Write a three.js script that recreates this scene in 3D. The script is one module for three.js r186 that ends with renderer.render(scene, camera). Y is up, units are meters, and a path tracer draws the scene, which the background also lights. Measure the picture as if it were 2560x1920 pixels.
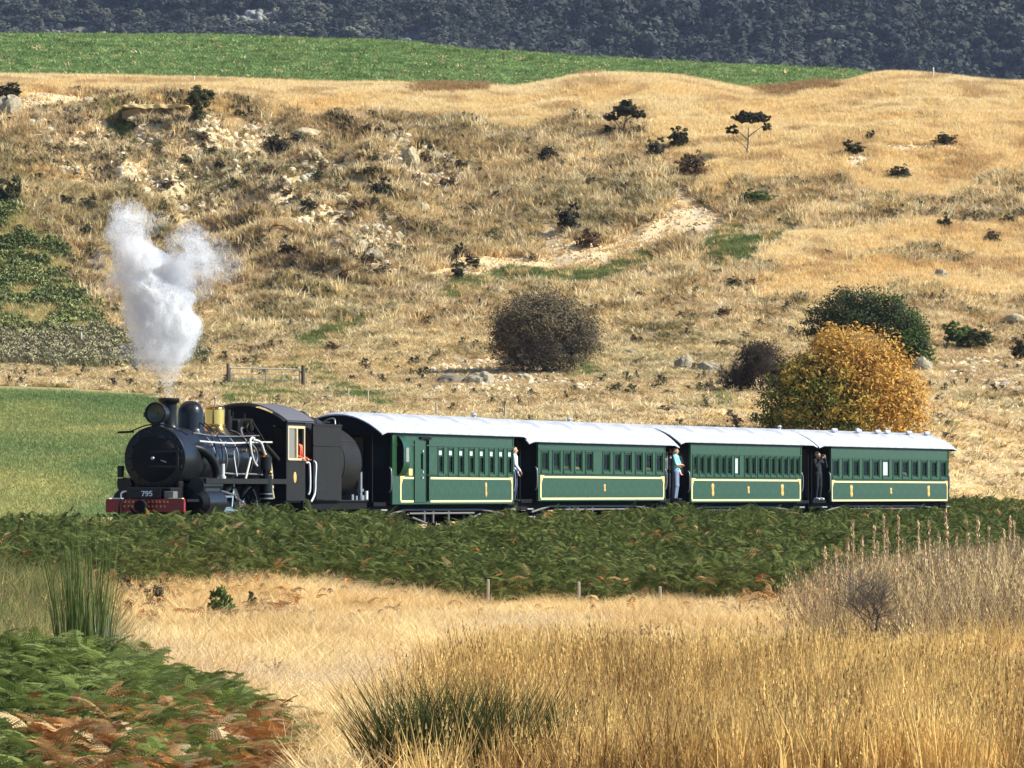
import * as THREE from 'three';
import { Sky } from 'three/addons/objects/Sky.js';
import { mergeGeometries } from 'three/addons/utils/BufferGeometryUtils.js';
import { RoundedBoxGeometry } from 'three/addons/geometries/RoundedBoxGeometry.js';
import { FontLoader } from 'three/addons/loaders/FontLoader.js';
import { TextGeometry } from 'three/addons/geometries/TextGeometry.js';

// ---------------------------------------------------------------- camera, sky, sun, exposure
const scene = new THREE.Scene();
const FOCAL = 15600, CAM_Y = 2.9, RAIL = 1.8;          // focal length in photo pixels (2560 wide), eye height, rail height
const camera = new THREE.PerspectiveCamera((2 * Math.atan(960 / FOCAL) * 180) / Math.PI, 4 / 3, 1, 9000);
camera.position.set(0, CAM_Y, 0);
camera.rotation.x = Math.atan(278 / FOCAL);
camera.updateMatrixWorld(true);

const SUN = new THREE.Vector3(0.80, 0.62, 0.13).normalize();
const sky = new Sky();
sky.scale.setScalar(8000);
const su = sky.material.uniforms;
su.sunPosition.value.copy(SUN); su.turbidity.value = 2.6; su.rayleigh.value = 0.9; su.mieCoefficient.value = 0.004; su.mieDirectionalG.value = 0.8;
sky.name = 'sky'; sky.userData.kind = 'structure';
scene.add(sky);
scene.environmentIntensity = 0.17;
const sun = new THREE.DirectionalLight(new THREE.Color(1, 0.95, 0.84), 4.6);
sun.name = 'sun';
sun.position.copy(SUN).multiplyScalar(400); sun.position.z -= 200;
sun.target.position.set(0, 0, -200);
sun.castShadow = true;
Object.assign(sun.shadow.camera, { left: -250, right: 250, top: 250, bottom: -250, near: 1, far: 1200 });
scene.add(sun, sun.target);
scene.fog = new THREE.FogExp2(new THREE.Color(0.62, 0.74, 1.0), 0.000034);

const renderer = new THREE.WebGLRenderer({ antialias: true });
renderer.setSize(1024, 768);
renderer.toneMapping = THREE.LinearToneMapping;
renderer.toneMappingExposure = 1.72;
renderer.shadowMap.enabled = true;

// ---------------------------------------------------------------- helpers
let seed = 12345;
const rnd = () => { seed = (seed + 0x6d2b79f5) | 0; let t = Math.imul(seed ^ (seed >>> 15), 1 | seed); t = (t + Math.imul(t ^ (t >>> 7), 61 | t)) ^ t; return ((t ^ (t >>> 14)) >>> 0) / 4294967296; };
const rr = (a, b) => a + (b - a) * rnd();
const pick = (a) => a[Math.floor(rnd() * a.length) % a.length];
const clamp = (v, a, b) => Math.min(b, Math.max(a, v));
const smooth = (v, a, b) => { const t = clamp((v - a) / (b - a), 0, 1); return t * t * (3 - 2 * t); };
const lerp = (a, b, t) => a + (b - a) * t;
const hash2 = (i, j) => { let h = Math.imul(i, 374761393) + Math.imul(j, 668265263); h = Math.imul(h ^ (h >>> 13), 1274126177); return ((h ^ (h >>> 16)) >>> 0) / 4294967296; };
const noise = (x, y) => { const i = Math.floor(x), j = Math.floor(y), u = x - i, v = y - j, a = u * u * (3 - 2 * u), b = v * v * (3 - 2 * v);
  return lerp(lerp(hash2(i, j), hash2(i + 1, j), a), lerp(hash2(i, j + 1), hash2(i + 1, j + 1), a), b); };
const fbm = (x, y, n = 3) => { let s = 0, a = 0.5, t = 0; for (let k = 0; k < n; k++) { s += a * noise(x + k * 17.3, y - k * 9.1); t += a; a *= 0.5; x *= 2.03; y *= 2.03; } return s / t; };
const noise3 = (x, y, z) => { const k = Math.floor(z), w = z - k, c = w * w * (3 - 2 * w); return lerp(noise(x + k * 31.7, y + k * 11.3), noise(x + (k + 1) * 31.7, y + (k + 1) * 11.3), c); };
const V = (x, y, z) => new THREE.Vector3(x, y, z);
const srgb = (r, g, b) => new THREE.Color().setRGB(r / 255, g / 255, b / 255, THREE.SRGBColorSpace);
const mat = (color, roughness = 0.8, metalness = 0, extra = {}) => new THREE.MeshStandardMaterial({ color, roughness, metalness, side: THREE.DoubleSide, ...extra });

const used = new Map();
function numbered(name) { const n = used.get(name) ?? 0; used.set(name, n + 1); return n ? name + '_' + String(n).padStart(3, '0') : name; }
function tag(o, label, category, group, kind) {
  if (label) o.userData.label = label; if (category) o.userData.category = category; if (group) o.userData.group = group; if (kind) o.userData.kind = kind;
  return o;
}
function thing(name, label, category, group, pos) {
  const o = new THREE.Group(); o.name = numbered(name); tag(o, label, category, group); scene.add(o); if (pos) o.position.copy(pos); return o;
}
function joined(geos) {
  if (!Array.isArray(geos)) return geos;
  if (geos.length === 1) return geos[0];
  return mergeGeometries(geos.map((g) => { const h = g.index ? g.toNonIndexed() : g.clone(); for (const k of Object.keys(h.attributes)) if (!['position', 'normal', 'uv'].includes(k)) h.deleteAttribute(k);
    if (!h.attributes.normal) h.computeVertexNormals(); if (!h.attributes.uv) h.setAttribute('uv', new THREE.BufferAttribute(new Float32Array(h.attributes.position.count * 2), 2)); return h; }));
}
function part(name, geos, m, parent) {
  const o = new THREE.Mesh(joined(geos), m); o.name = parent === scene ? numbered(name) : name; o.castShadow = o.receiveShadow = true; (parent ?? scene).add(o); return o;
}
const box = (x0, x1, y0, y1, z0, z1, r = 0) => { const w = x1 - x0, h = y1 - y0, d = z1 - z0; const g = r ? new RoundedBoxGeometry(w, h, d, 2, Math.min(r, w / 2.01, h / 2.01, d / 2.01)) : new THREE.BoxGeometry(w, h, d); return g.translate((x0 + x1) / 2, (y0 + y1) / 2, (z0 + z1) / 2); };
const cylX = (x0, x1, y, z, r0, r1 = r0, n = 28, open = false) => new THREE.CylinderGeometry(r1, r0, x1 - x0, n, 1, open).rotateZ(-Math.PI / 2).translate((x0 + x1) / 2, y, z);   // r0 at x0
const cylY = (x, y0, y1, z, r0, r1 = r0, n = 20) => new THREE.CylinderGeometry(r1, r0, y1 - y0, n).translate(x, (y0 + y1) / 2, z);
const cylZ = (x, y, z0, z1, r, n = 28) => new THREE.CylinderGeometry(r, r, z1 - z0, n).rotateX(Math.PI / 2).translate(x, y, (z0 + z1) / 2);
const tube = (pts, r, seg = 24, rad = 8) => new THREE.TubeGeometry(new THREE.CatmullRomCurve3(pts.map((p) => V(...p))), seg, r, rad);
const bar = (a, b, r, n = 7) => { const A = V(...a), B = V(...b), d = B.clone().sub(A); return new THREE.CylinderGeometry(r, r, d.length(), n).applyQuaternion(new THREE.Quaternion().setFromUnitVectors(V(0, 1, 0), d.clone().normalize())).translate((A.x + B.x) / 2, (A.y + B.y) / 2, (A.z + B.z) / 2); };
const lathe = (pts, n = 32) => new THREE.LatheGeometry(pts.map(([r, y]) => new THREE.Vector2(r, y)), n);
function soup(pos) { const g = new THREE.BufferGeometry(); g.setAttribute('position', new THREE.BufferAttribute(pos instanceof Float32Array ? pos : new Float32Array(pos), 3)); g.computeVertexNormals(); return g; }

// scattered copies of one geometry: list holds rows [x, y, z, yaw, tilt, tiltDirection, widthScale, heightScale, color]
function scatter(name, label, category, geo, m, list, parent = scene) {
  const o = new THREE.InstancedMesh(geo, m, list.length), M = new THREE.Matrix4(), q = new THREE.Quaternion(), q2 = new THREE.Quaternion(), s = V(), p = V(), Y = V(0, 1, 0), ax = V();
  list.forEach(([x, y, z, yaw, tilt, dir, w, h, c], i) => {
    q.setFromAxisAngle(Y, yaw); if (tilt) q.premultiply(q2.setFromAxisAngle(ax.set(Math.cos(dir), 0, Math.sin(dir)), tilt));
    o.setMatrixAt(i, M.compose(p.set(x, y, z), q, s.set(w, h, w))); o.setColorAt(i, c);
  });
  o.name = parent === scene ? numbered(name) : name; o.castShadow = o.receiveShadow = true;
  tag(o, parent === scene ? label : undefined, parent === scene ? category : undefined, undefined, 'stuff');
  parent.add(o); return o;
}

// ---------------------------------------------------------------- the railway line in plan: s metres from the front of the engine, depth in front of the eye
const TRACK = (() => {
  const head = (s) => ((15.5 + 5 * smooth(s, 20, 65)) * Math.PI) / 180, rows = [];
  const d = 0.25, at = (s0, s1) => { let x = ((362 - 1280) / FOCAL) * 160, z = 160; const out = [], st = s1 > s0 ? d : -d; for (let s = s0; Math.abs(s) <= Math.abs(s1); s += st) { out.push([s, x, z, head(s)]); x += Math.sin(head(s + st / 2)) * st; z += Math.cos(head(s + st / 2)) * st; } return out; };
  rows.push(...at(0, -70).reverse(), ...at(0, 260).slice(1));
  return rows;
})();
function trackAt(s) { const k = clamp((s + 70) / 0.25, 0, TRACK.length - 1.001), i = Math.floor(k), t = k - i, a = TRACK[i], b = TRACK[i + 1]; return { x: lerp(a[1], b[1], t), Z: lerp(a[2], b[2], t), head: lerp(a[3], b[3], t) }; }
function beside(x, Z) {   // metres from the track's middle, towards the camera side positive
  let a = 0, b = TRACK.length - 1; if (Z <= TRACK[0][2]) b = 1; else if (Z >= TRACK[b][2]) a = b - 1;
  while (b - a > 1) { const m = (a + b) >> 1; if (TRACK[m][2] < Z) a = m; else b = m; }
  const A = TRACK[a], B = TRACK[b], t = (Z - A[2]) / (B[2] - A[2]);
  return (x - lerp(A[1], B[1], t)) * Math.cos(A[3]);
}

// ---------------------------------------------------------------- terrain: profile lines across the valley side, depth -> rows of slopes seen from the eye (photo rows below the top)
const COLS = [0, 500, 900, 1280, 1500, 1650, 1900, 2080, 2230, 2560];
const PROFILE = [
  [150, 1352], [230, 1300], [290, [1112, 1104, 1100, 1096, 1094, 1092, 1090, 1088, 1086, 1082]],
  [340, [985, 1000, 1010, 1000, 992, 990, 988, 988, 988, 985]], [375, [925, 930, 930, 930, 928, 926, 925, 922, 920, 918]],
  [400, [810, 830, 815, 800, 795, 788, 775, 766, 762, 760]], [424, [590, 640, 640, 640, 625, 605, 580, 568, 562, 560]],
  [446, [345, 400, 420, 430, 420, 402, 380, 372, 366, 362]], [463, [232, 262, 290, 300, 275, 266, 282, 270, 262, 264]],
  [478, [199, 208, 222, 228, 191, 195, 233, 216, 191, 216]], [505, [193, 200, 214, 222, 218, 216, 228, 222, 216, 244]],
  [580, [140, 144, 160, 180, 193, 198, 206, 208, 216, 280]], [655, [92, 93, 106, 137, 152, 160, 171, 181, 196, 310]], [740, [150, 150, 165, 195, 205, 215, 225, 235, 250, 370]],
].map(([Z, y]) => [Z, Array.isArray(y) ? y : COLS.map(() => y)]);
function rowAt(k, u) {
  const [Z, ys] = PROFILE[k]; let i = 0; if (u <= COLS[0]) return CAM_Y + ((1238 - ys[0]) * Z) / FOCAL; if (u >= 2560) return CAM_Y + ((1238 - ys[9]) * Z) / FOCAL;
  while (u > COLS[i + 1]) i++;
  const t = smooth(u, COLS[i], COLS[i + 1]);
  return CAM_Y + ((1238 - lerp(ys[i], ys[i + 1], t)) * Z) / FOCAL;
}
function profile(x, Z) {
  const n = PROFILE.length, u = (x * FOCAL) / Z + 1280; let k = 0; while (k < n - 2 && Z > PROFILE[k + 1][0]) k++;
  const z = (i) => PROFILE[clamp(i, 0, n - 1)][0], a = z(k), b = z(k + 1), h = b - a, ya = rowAt(k, u), yb = rowAt(k + 1, u), sl = (yb - ya) / h;
  const sp = k > 0 ? (ya - rowAt(k - 1, u)) / (a - z(k - 1)) : sl, sn = k < n - 2 ? (rowAt(k + 2, u) - yb) / (z(k + 2) - b) : sl;
  const tan = (p, q) => (p * q <= 0 ? 0 : (2 * p * q) / (p + q)), ma = tan(sp, sl), mb = tan(sl, sn), t = clamp((Z - a) / h, -0.2, 1.2), t2 = t * t, t3 = t2 * t;
  return (2 * t3 - 3 * t2 + 1) * ya + (t3 - 2 * t2 + t) * h * ma + (3 * t2 - 2 * t3) * yb + (t3 - t2) * h * mb;
}
const ridged = (a, b) => 1 - Math.abs(2 * noise(a, b) - 1);
function scarp(x, Z) {   // broken ground of the old slip: gullies, ledges and hummocks on the left and middle of the slope
  const u = (x * FOCAL) / Z + 1280, m = 1.45 * smooth(u, 120, 330) * (1 - smooth(u, 900, 1120)) * smooth(Z, 404, 420) * (1 - smooth(Z, 456, 470)) + 0.22 * smooth(Z, 390, 405) * (1 - smooth(Z, 458, 470)); if (m < 0.01) return 0;
  const wx = x + 3 * (noise(x / 5, Z / 5) - 0.5), g = ridged(wx / 7.5 + 3, Z / 16 + 1), l = Z / 6.5 + 1.6 * fbm(x / 8, Z / 12, 2), ledge = l - Math.floor(l);
  return m * (1.5 * (g - 0.5) + 0.9 * (smooth(ledge, 0.62, 0.9) - ledge) + 0.9 * (ridged(x / 3.2, Z / 3.6) - 0.5) * noise(x / 6 + 8, Z / 6));
}
function height(x, Z) {
  const q = beside(x, Z);
  let near = 1.42 * smooth(q, 15, 2.6) + 0.35 * (fbm(x / 7 + 4, Z / 9, 2) - 0.5) * smooth(Math.abs(q), 2.2, 6);
  if (Z < 145) near += 0.45 * smooth(x / Z, 0.045, 0.08) * smooth(Z, 80, 110) + 0.25 * smooth(x / Z, -0.03, -0.075) * smooth(Z, 100, 60);
  const behind = smooth(q, -4, -28);
  let h = near;
  if (behind > 0) {
    const steep = smooth(Z, 375, 410) * (1 - smooth(Z, 462, 480)), mild = smooth(Z, 330, 380);
    const far = profile(x, Z) + scarp(x, Z) + (fbm(x / 11, Z / 11, 3) - 0.5) * (0.25 + 1.3 * steep) + (fbm(x / 3.1 + 9, Z / 3.1, 2) - 0.5) * (0.05 + 0.2 * mild + 0.6 * steep) * (1 - 0.5 * smooth(Z, 465, 480));
    h = lerp(Math.max(near, 1.42), far, behind);
  }
  return h;
}
// the spot of ground that stands at a place in the photo
const _d = V();
function ground(px, py) {
  _d.set((px - 1280) / FOCAL, (960 - py) / FOCAL, -1).applyEuler(camera.rotation);
  let prev = 40;
  for (let Z = 40; Z < 740; Z += 0.75) {
    const k = Z / -_d.z;
    if (CAM_Y + _d.y * k < height(_d.x * k, Z)) {
      let a = prev, b = Z;
      for (let i = 0; i < 12; i++) { const m = (a + b) / 2, t = m / -_d.z; if (CAM_Y + _d.y * t < height(_d.x * t, m)) b = m; else a = m; }
      const t = b / -_d.z; return { x: _d.x * t, Z: b, y: height(_d.x * t, b), scale: b / FOCAL };
    }
    prev = Z;
  }
  return { x: _d.x * 740, Z: 740, y: height(_d.x * 740, 740), scale: 740 / FOCAL };
}
function region(pts) {   // a patch of ground in plan, from its outline
  const P = pts.map(([a, b]) => { const g = ground(a, b); return [g.x, g.Z]; }), xs = P.map((p) => p[0]), zs = P.map((p) => p[1]), bb = [Math.min(...xs), Math.max(...xs), Math.min(...zs), Math.max(...zs)];
  return (x, Z) => {
    if (x < bb[0] || x > bb[1] || Z < bb[2] || Z > bb[3]) return false;
    let c = false; for (let i = 0, j = P.length - 1; i < P.length; j = i++) if (P[i][1] > Z !== P[j][1] > Z && x < ((P[j][0] - P[i][0]) * (Z - P[i][1])) / (P[j][1] - P[i][1]) + P[i][0]) c = !c;
    return c;
  };
}
const inAny = (rs) => (x, Z) => rs.some((r) => r(x, Z));
const isPaddock = region([[-300, 1300], [-300, 966], [120, 968], [260, 975], [400, 988], [470, 1030], [470, 1290]]);
const isScree = inAny([
  region([[1062, 704], [1055, 682], [1140, 655], [1190, 640], [1280, 640], [1345, 655], [1352, 600], [1345, 548], [1365, 540], [1405, 568], [1425, 600], [1500, 612], [1560, 592], [1635, 550], [1690, 508], [1668, 452], [1690, 458], [1745, 495], [1790, 525], [1820, 552], [1770, 592], [1640, 615], [1560, 642], [1480, 672], [1400, 676], [1280, 664], [1200, 692]]),
  region([[2115, 390], [2155, 378], [2180, 400], [2165, 425], [2125, 420]]), region([[2195, 374], [2420, 384], [2425, 376], [2200, 364]]),
  region([[-60, 255], [60, 240], [110, 228], [230, 250], [232, 268], [120, 272], [40, 292], [-60, 310]]),
  region([[310, 268], [480, 270], [490, 282], [330, 280]]), region([[2045, 520], [2080, 500], [2085, 508], [2055, 532]]),
]);
const isStony = inAny([region([[60, 285], [330, 270], [560, 285], [760, 335], [900, 400], [880, 520], [700, 560], [560, 520], [400, 520], [200, 470], [90, 400]]), region([[760, 560], [960, 540], [1050, 600], [1040, 690], [900, 690]]), region([[940, 330], [1140, 390], [1180, 480], [1000, 450]]),
  region([[2250, 560], [2420, 520], [2560, 560], [2560, 700], [2380, 640], [2260, 620]]), region([[2330, 890], [2560, 900], [2560, 990], [2360, 960]]), region([[1080, 900], [1420, 900], [1500, 985], [1080, 985]])]);
const isGreenPath = inAny([
  region([[712, 922], [735, 880], [752, 855], [838, 815], [905, 808], [905, 828], [840, 850], [800, 880], [800, 915], [850, 960], [990, 1000], [980, 1018], [860, 992], [765, 930]]),
  region([[1080, 745], [1150, 695], [1290, 672], [1400, 655], [1500, 652], [1640, 640], [1640, 660], [1500, 694], [1400, 702], [1260, 706], [1180, 738], [1090, 764]]),
  region([[1755, 622], [1790, 578], [1850, 570], [1882, 585], [1800, 628], [1760, 640]]), region([[1775, 652], [1880, 605], [1955, 580], [1972, 545], [1992, 545], [1978, 585], [1880, 628], [1790, 662]]),
  region([[560, 965], [720, 950], [765, 985], [760, 1010], [560, 1010]]), region([[245, 240], [270, 250], [330, 310], [350, 340], [320, 335], [260, 280]]),
  region([[1420, 930], [1450, 905], [1500, 930], [1440, 950]]), region([[1790, 985], [1830, 980], [1840, 1005], [1800, 1015]]), region([[2190, 880], [2300, 900], [2300, 930], [2200, 915]]),
]);
const isFernSlope = region([[-200, 480], [20, 500], [75, 545], [130, 610], [185, 690], [225, 760], [250, 830], [120, 835], [-200, 835]]);
const isGreyScrub = region([[-200, 825], [260, 826], [480, 860], [520, 895], [430, 920], [200, 925], [-200, 905]]);
const isBrownHeath = inAny([region([[1020, 232], [1160, 220], [1290, 205], [1340, 184], [1480, 184], [1480, 196], [1350, 216], [1200, 232], [1030, 240]]), region([[1890, 236], [1960, 222], [2090, 218], [2080, 228], [1960, 242]]), region([[1930, 530], [2020, 490], [2110, 440], [2130, 446], [2040, 502], [1950, 545]])]);
const isOlive = inAny([region([[-100, 330], [40, 350], [80, 460], [60, 520], [-100, 500]]), region([[1300, 470], [1500, 440], [1660, 470], [1560, 570], [1420, 590], [1320, 560]]), region([[620, 800], [700, 700], [900, 720], [900, 790], [720, 850]]), region([[1320, 860], [1700, 800], [1900, 850], [1650, 960], [1420, 950]])]);
const isBright = (x, Z) => { const u = (x * FOCAL) / Z + 1280, n = fbm(x / 7 + 31, Z / 7, 3) - 0.5; return Z + 34 * n > 460 - 24 * smooth(u, 1450, 1900) || (u > 1760 && smooth(u, 1760, 2000) * smooth(Z, 396, 406) * (1 - smooth(Z, 420, 432)) + 1.6 * n > 0.75); };
const CROP_FROM = 488;

// ground meshes, x spread as the view opens, wider than the frame
function sheet(name, z0, z1, nx, nz, color, pow = 1) {
  const pos = [], col = [], idx = [], uv = [];
  for (let j = 0; j <= nz; j++) {
    const Z = z0 + (z1 - z0) * Math.pow(j / nz, pow);
    for (let i = 0; i <= nx; i++) {
      const u = (i / nx) * 2 - 1, x = u * (0.09 * Z + 6) + Math.sign(u) * Math.pow(Math.max(0, Math.abs(u) - 0.82) / 0.18, 2) * 120;
      pos.push(x, height(x, Z), -Z); uv.push(x, Z); const c = color(x, Z); col.push(c.r, c.g, c.b);
    }
  }
  for (let j = 0; j < nz; j++) for (let i = 0; i < nx; i++) { const a = j * (nx + 1) + i, b = a + 1, c = a + nx + 1, d = c + 1; idx.push(a, b, d, a, d, c); }
  const g = new THREE.BufferGeometry();
  g.setAttribute('position', new THREE.Float32BufferAttribute(pos, 3)); g.setAttribute('uv', new THREE.Float32BufferAttribute(uv, 2)); g.setAttribute('color', new THREE.Float32BufferAttribute(col, 3)); g.setIndex(idx); g.computeVertexNormals();
  const o = new THREE.Mesh(g, mat(0xffffff, 0.95, 0, { vertexColors: true })); o.name = name; o.userData.kind = 'structure'; o.receiveShadow = true; scene.add(o); return o;
}
const mixc = (a, b, t) => a.clone().lerp(b, clamp(t, 0, 1));
const C = {
  straw: srgb(226, 198, 142), gold: srgb(240, 210, 146), pale: srgb(244, 226, 178), cream: srgb(246, 228, 184), tan: srgb(206, 172, 118), brown: srgb(150, 122, 84), olive: srgb(150, 142, 90), dark: srgb(78, 66, 48), scree: srgb(232, 208, 160), stone: srgb(190, 180, 158),
  lawn: srgb(120, 140, 84), lawnDry: srgb(176, 172, 106), green: srgb(104, 130, 66), crop: srgb(94, 120, 62), cropLight: srgb(158, 178, 112), fern: srgb(80, 92, 42), fernDark: srgb(58, 68, 34), fernLight: srgb(122, 128, 68), rust: srgb(172, 104, 48), rustDark: srgb(100, 62, 38), grey: srgb(150, 140, 112), soil: srgb(112, 92, 64),
};
function cover(x, Z) {   // colour of what grows at a spot of the hill, before it is broken up by single tufts
  const jx = x + (fbm(x / 1.1, Z / 1.1, 3) - 0.5) * 2.6, jz = Z + (fbm(x / 1.1 + 50, Z / 1.1, 3) - 0.5) * 2.6;
  if (isPaddock(jx, jz)) return ['lawn', mixc(C.lawn, C.lawnDry, (fbm(x / 5, Z / 12, 3) - 0.5) * 2.2 + 0.35 + 0.5 * smooth(x, -12, -20) * smooth(Z, 300, 240))];
  const u = (x * FOCAL) / Z + 1280;
  if (Z > CROP_FROM + 6 * (fbm(x / 5, 3) - 0.5) && u < 2300) return ['crop', mixc(C.crop, C.cropLight, fbm(x / 3, Z / 3))];
  const sx = lerp(x, jx, 0.35), sz = lerp(Z, jz, 0.35);
  if (isScree(sx, sz)) return ['scree', mixc(mixc(C.scree, C.tan, fbm(x / 2, Z / 2) * 0.8), C.stone, smooth(noise(x * 1.3, Z * 1.3), 0.55, 0.8) * 0.6)];
  if (isGreenPath(sx, sz) || isGreenPath(sx, sz + 1.6) || isGreenPath(sx, sz - 1.2)) return ['path', mixc(C.green, C.olive, fbm(x / 2, Z / 2) * 0.9)];
  if (isFernSlope(jx, jz)) return ['fern', mixc(C.fern, C.fernLight, fbm(x / 2.5, Z / 2.5))];
  if (isGreyScrub(jx, jz)) return ['scrub', mixc(C.grey, C.olive, fbm(x / 2, Z / 2))];
  if (isBrownHeath(jx, jz) && noise(x * 1.1, Z * 1.1) > 0.35) return ['heath', mixc(C.brown, C.tan, fbm(x * 2, Z * 2))];
  const n = fbm(x / 6.5 + 3, Z / 6.5, 3), m = fbm(x / 2.3, Z / 2.3, 2);
  if (isBright(x, Z)) return ['bright', mixc(mixc(C.gold, C.pale, n * 1.2 - 0.1), C.tan, smooth(m, 0.58, 0.75) * 0.7)];
  let c = mixc(C.gold, C.tan, smooth(n, 0.32, 0.7)); c = mixc(c, C.brown, smooth(m, 0.52, 0.8) * 0.7);
  if (isOlive(jx, jz)) return ['rough', mixc(c, C.olive, 0.6)];
  const rg = smooth(u, 150, 320) * (1 - smooth(u, 1300, 1650)) * smooth(Z, 402, 416); c = mixc(c, srgb(176, 154, 116), 0.4 * rg); const st = isStony(jx, jz); if (st) c = mixc(c, mixc(C.scree, C.stone, 0.4), 0.55); return [st ? 'stony' : 'rough', mixc(c, C.olive, smooth(fbm(x / 9 + 20, Z / 9, 2), 0.55, 0.8) * 0.5)];
}
const soilOf = (x, Z) => { const q = beside(x, Z); if (Math.abs(q) < 2.3) return mixc(srgb(118, 108, 96), srgb(88, 78, 68), noise(x * 3, Z * 3)); return q > 0 ? mixc(srgb(150, 118, 70), srgb(96, 76, 48), fbm(x / 1.5, Z / 1.5)) : mixc(cover(x, Z)[1], C.soil, 0.25); };
sheet('ground', 24, 262, 150, 300, soilOf);
sheet('hillside', 262, 740, 260, 440, (x, Z) => { const [k, c] = cover(x, Z); return k === 'scree' || k === 'stony' ? c : mixc(c, C.soil, 0.3 + 0.3 * noise(x * 1.7, Z * 1.7)); }, 0.8);
{
  const g = new THREE.PlaneGeometry(9000, 9000).rotateX(-Math.PI / 2).translate(0, -14, -2500);
  const o = part('plain', g, mat(C.tan, 0.95), scene); o.userData.kind = 'structure';
}

// ---------------------------------------------------------------- ground cover (nobody could count it): grass, rushes, bracken, crop
function tuft({ n = 12, h = 0.5, w = 0.03, r = 0.12, lean = 0.5, bend = 0.3, head = 0 }) {
  const p = [];
  for (let i = 0; i < n; i++) {
    const a = rr(0, 6.283), q = r * Math.sqrt(rnd()), bx = q * Math.cos(a), bz = q * Math.sin(a), L = h * rr(0.55, 1), da = a + rr(-0.9, 0.9), l = lean * rr(0.2, 1), b = bend * rr(0.3, 1);
    const mx = bx + Math.cos(da) * l * L * 0.4, mz = bz + Math.sin(da) * l * L * 0.4, my = L * 0.6, tx = bx + Math.cos(da) * (l + b) * L * 0.8, tz = bz + Math.sin(da) * (l + b) * L * 0.8, ty = L * (1 - 0.35 * b);
    const f = rr(0, 6.283), wx = Math.cos(f) * w * 0.5, wz = Math.sin(f) * w * 0.5, k = 0.75;
    p.push(bx - wx, 0, bz - wz, bx + wx, 0, bz + wz, mx + wx * k, my, mz + wz * k, bx - wx, 0, bz - wz, mx + wx * k, my, mz + wz * k, mx - wx * k, my, mz - wz * k, mx - wx * k, my, mz - wz * k, mx + wx * k, my, mz + wz * k, tx, ty, tz);
    if (head && rnd() < head) for (let s = 0; s < 3; s++) { const hy = lerp(my, ty, 0.55 + s * 0.17), t = 0.55 + s * 0.17, hx = lerp(mx, tx, t) + rr(-1, 1) * w, hz = lerp(mz, tz, t) + rr(-1, 1) * w, e = w * rr(0.4, 0.75); p.push(hx - e, hy, hz, hx + e * 0.6, hy + e * 0.5, hz + e, hx + e * 0.2, hy + e * 5, hz - e * 0.3); }
  }
  return soup(p);
}
function frond(pairs, lobes, wide = 0.34) {   // one fern frond along +x, a metre long
  const p = [], yAt = (t) => 0.3 * t - 0.42 * t * t;
  for (let k = 0; k < 6; k++) { const a = k / 6, b = (k + 1) / 6, w = 0.012 * (1 - a); p.push(a, yAt(a), -w, b, yAt(b), 0, a, yAt(a), w); }
  for (let i = 0; i < pairs; i++) {
    const t = 0.1 + (0.88 * i) / pairs, L = wide * Math.pow(1 - t, 0.75) * Math.min(1, 0.45 + t * 3), y = yAt(t), w = (0.5 / pairs) * 1.15;
    for (const s of [-1, 1]) {
      const ex = t + L * 0.45, ez = s * L, ey = y - 0.28 * L + rr(-0.03, 0.03);
      if (!lobes) { p.push(t - w * 0.24, y, 0, t + w * 0.28 + L * 0.15, lerp(y, ey, 0.35) + 0.02, ez * 0.35, ex, ey, ez, t - w * 0.24, y, 0, ex, ey, ez, t - w * 0.26 + L * 0.14, lerp(y, ey, 0.4) - 0.01, ez * 0.42); continue; }
      for (let j = 0; j < lobes; j++) {
        const a = j / lobes, b = (j + 0.8) / lobes, l = w * 1.5 * (1 - a * 0.75), mx = lerp(t, ex, (a + b) / 2), my = lerp(y, ey, (a + b) / 2), mz = lerp(0, ez, (a + b) / 2);
        for (const q of [-1, 1]) p.push(lerp(t, ex, a), lerp(y, ey, a), lerp(0, ez, a), lerp(t, ex, b), lerp(y, ey, b), lerp(0, ez, b), mx + q * l + 0.1 * l, my - 0.15 * l, mz + s * l * 0.35);
      }
      p.push(t, y, 0, ex, ey, ez, t + 0.01, y + 0.006, s * 0.01);
    }
  }
  return soup(p);
}
const leafy = (roughness = 0.85, through = 0.3) => new THREE.MeshPhysicalMaterial({ color: 0xffffff, roughness: 1, side: THREE.DoubleSide, transmission: through, thickness: 0, specularIntensity: 0.2 });
const grassMat = mat(0xffffff, 0.85), frondMat = leafy(0.9, 0.25), thinGrass = leafy(1, 0.3);
const vary = (c, k = 0.18) => { const f = 1 + rr(-k, k), w = rr(-0.04, 0.04); return new THREE.Color(clamp(c.r * f * (1 + w), 0, 1), clamp(c.g * f, 0, 1), clamp(c.b * f * (1 - w), 0, 1)); };
const row = (x, Z, c, w, h, tilt = 0.25, lift = 0) => [x, height(x, Z) + lift, -Z, rr(0, 6.283), rr(0, tilt), rr(0, 6.283), w, h, c];
const across = (Z, m = 3) => rr(-1, 1) * (0.0845 * Z + m);

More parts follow.
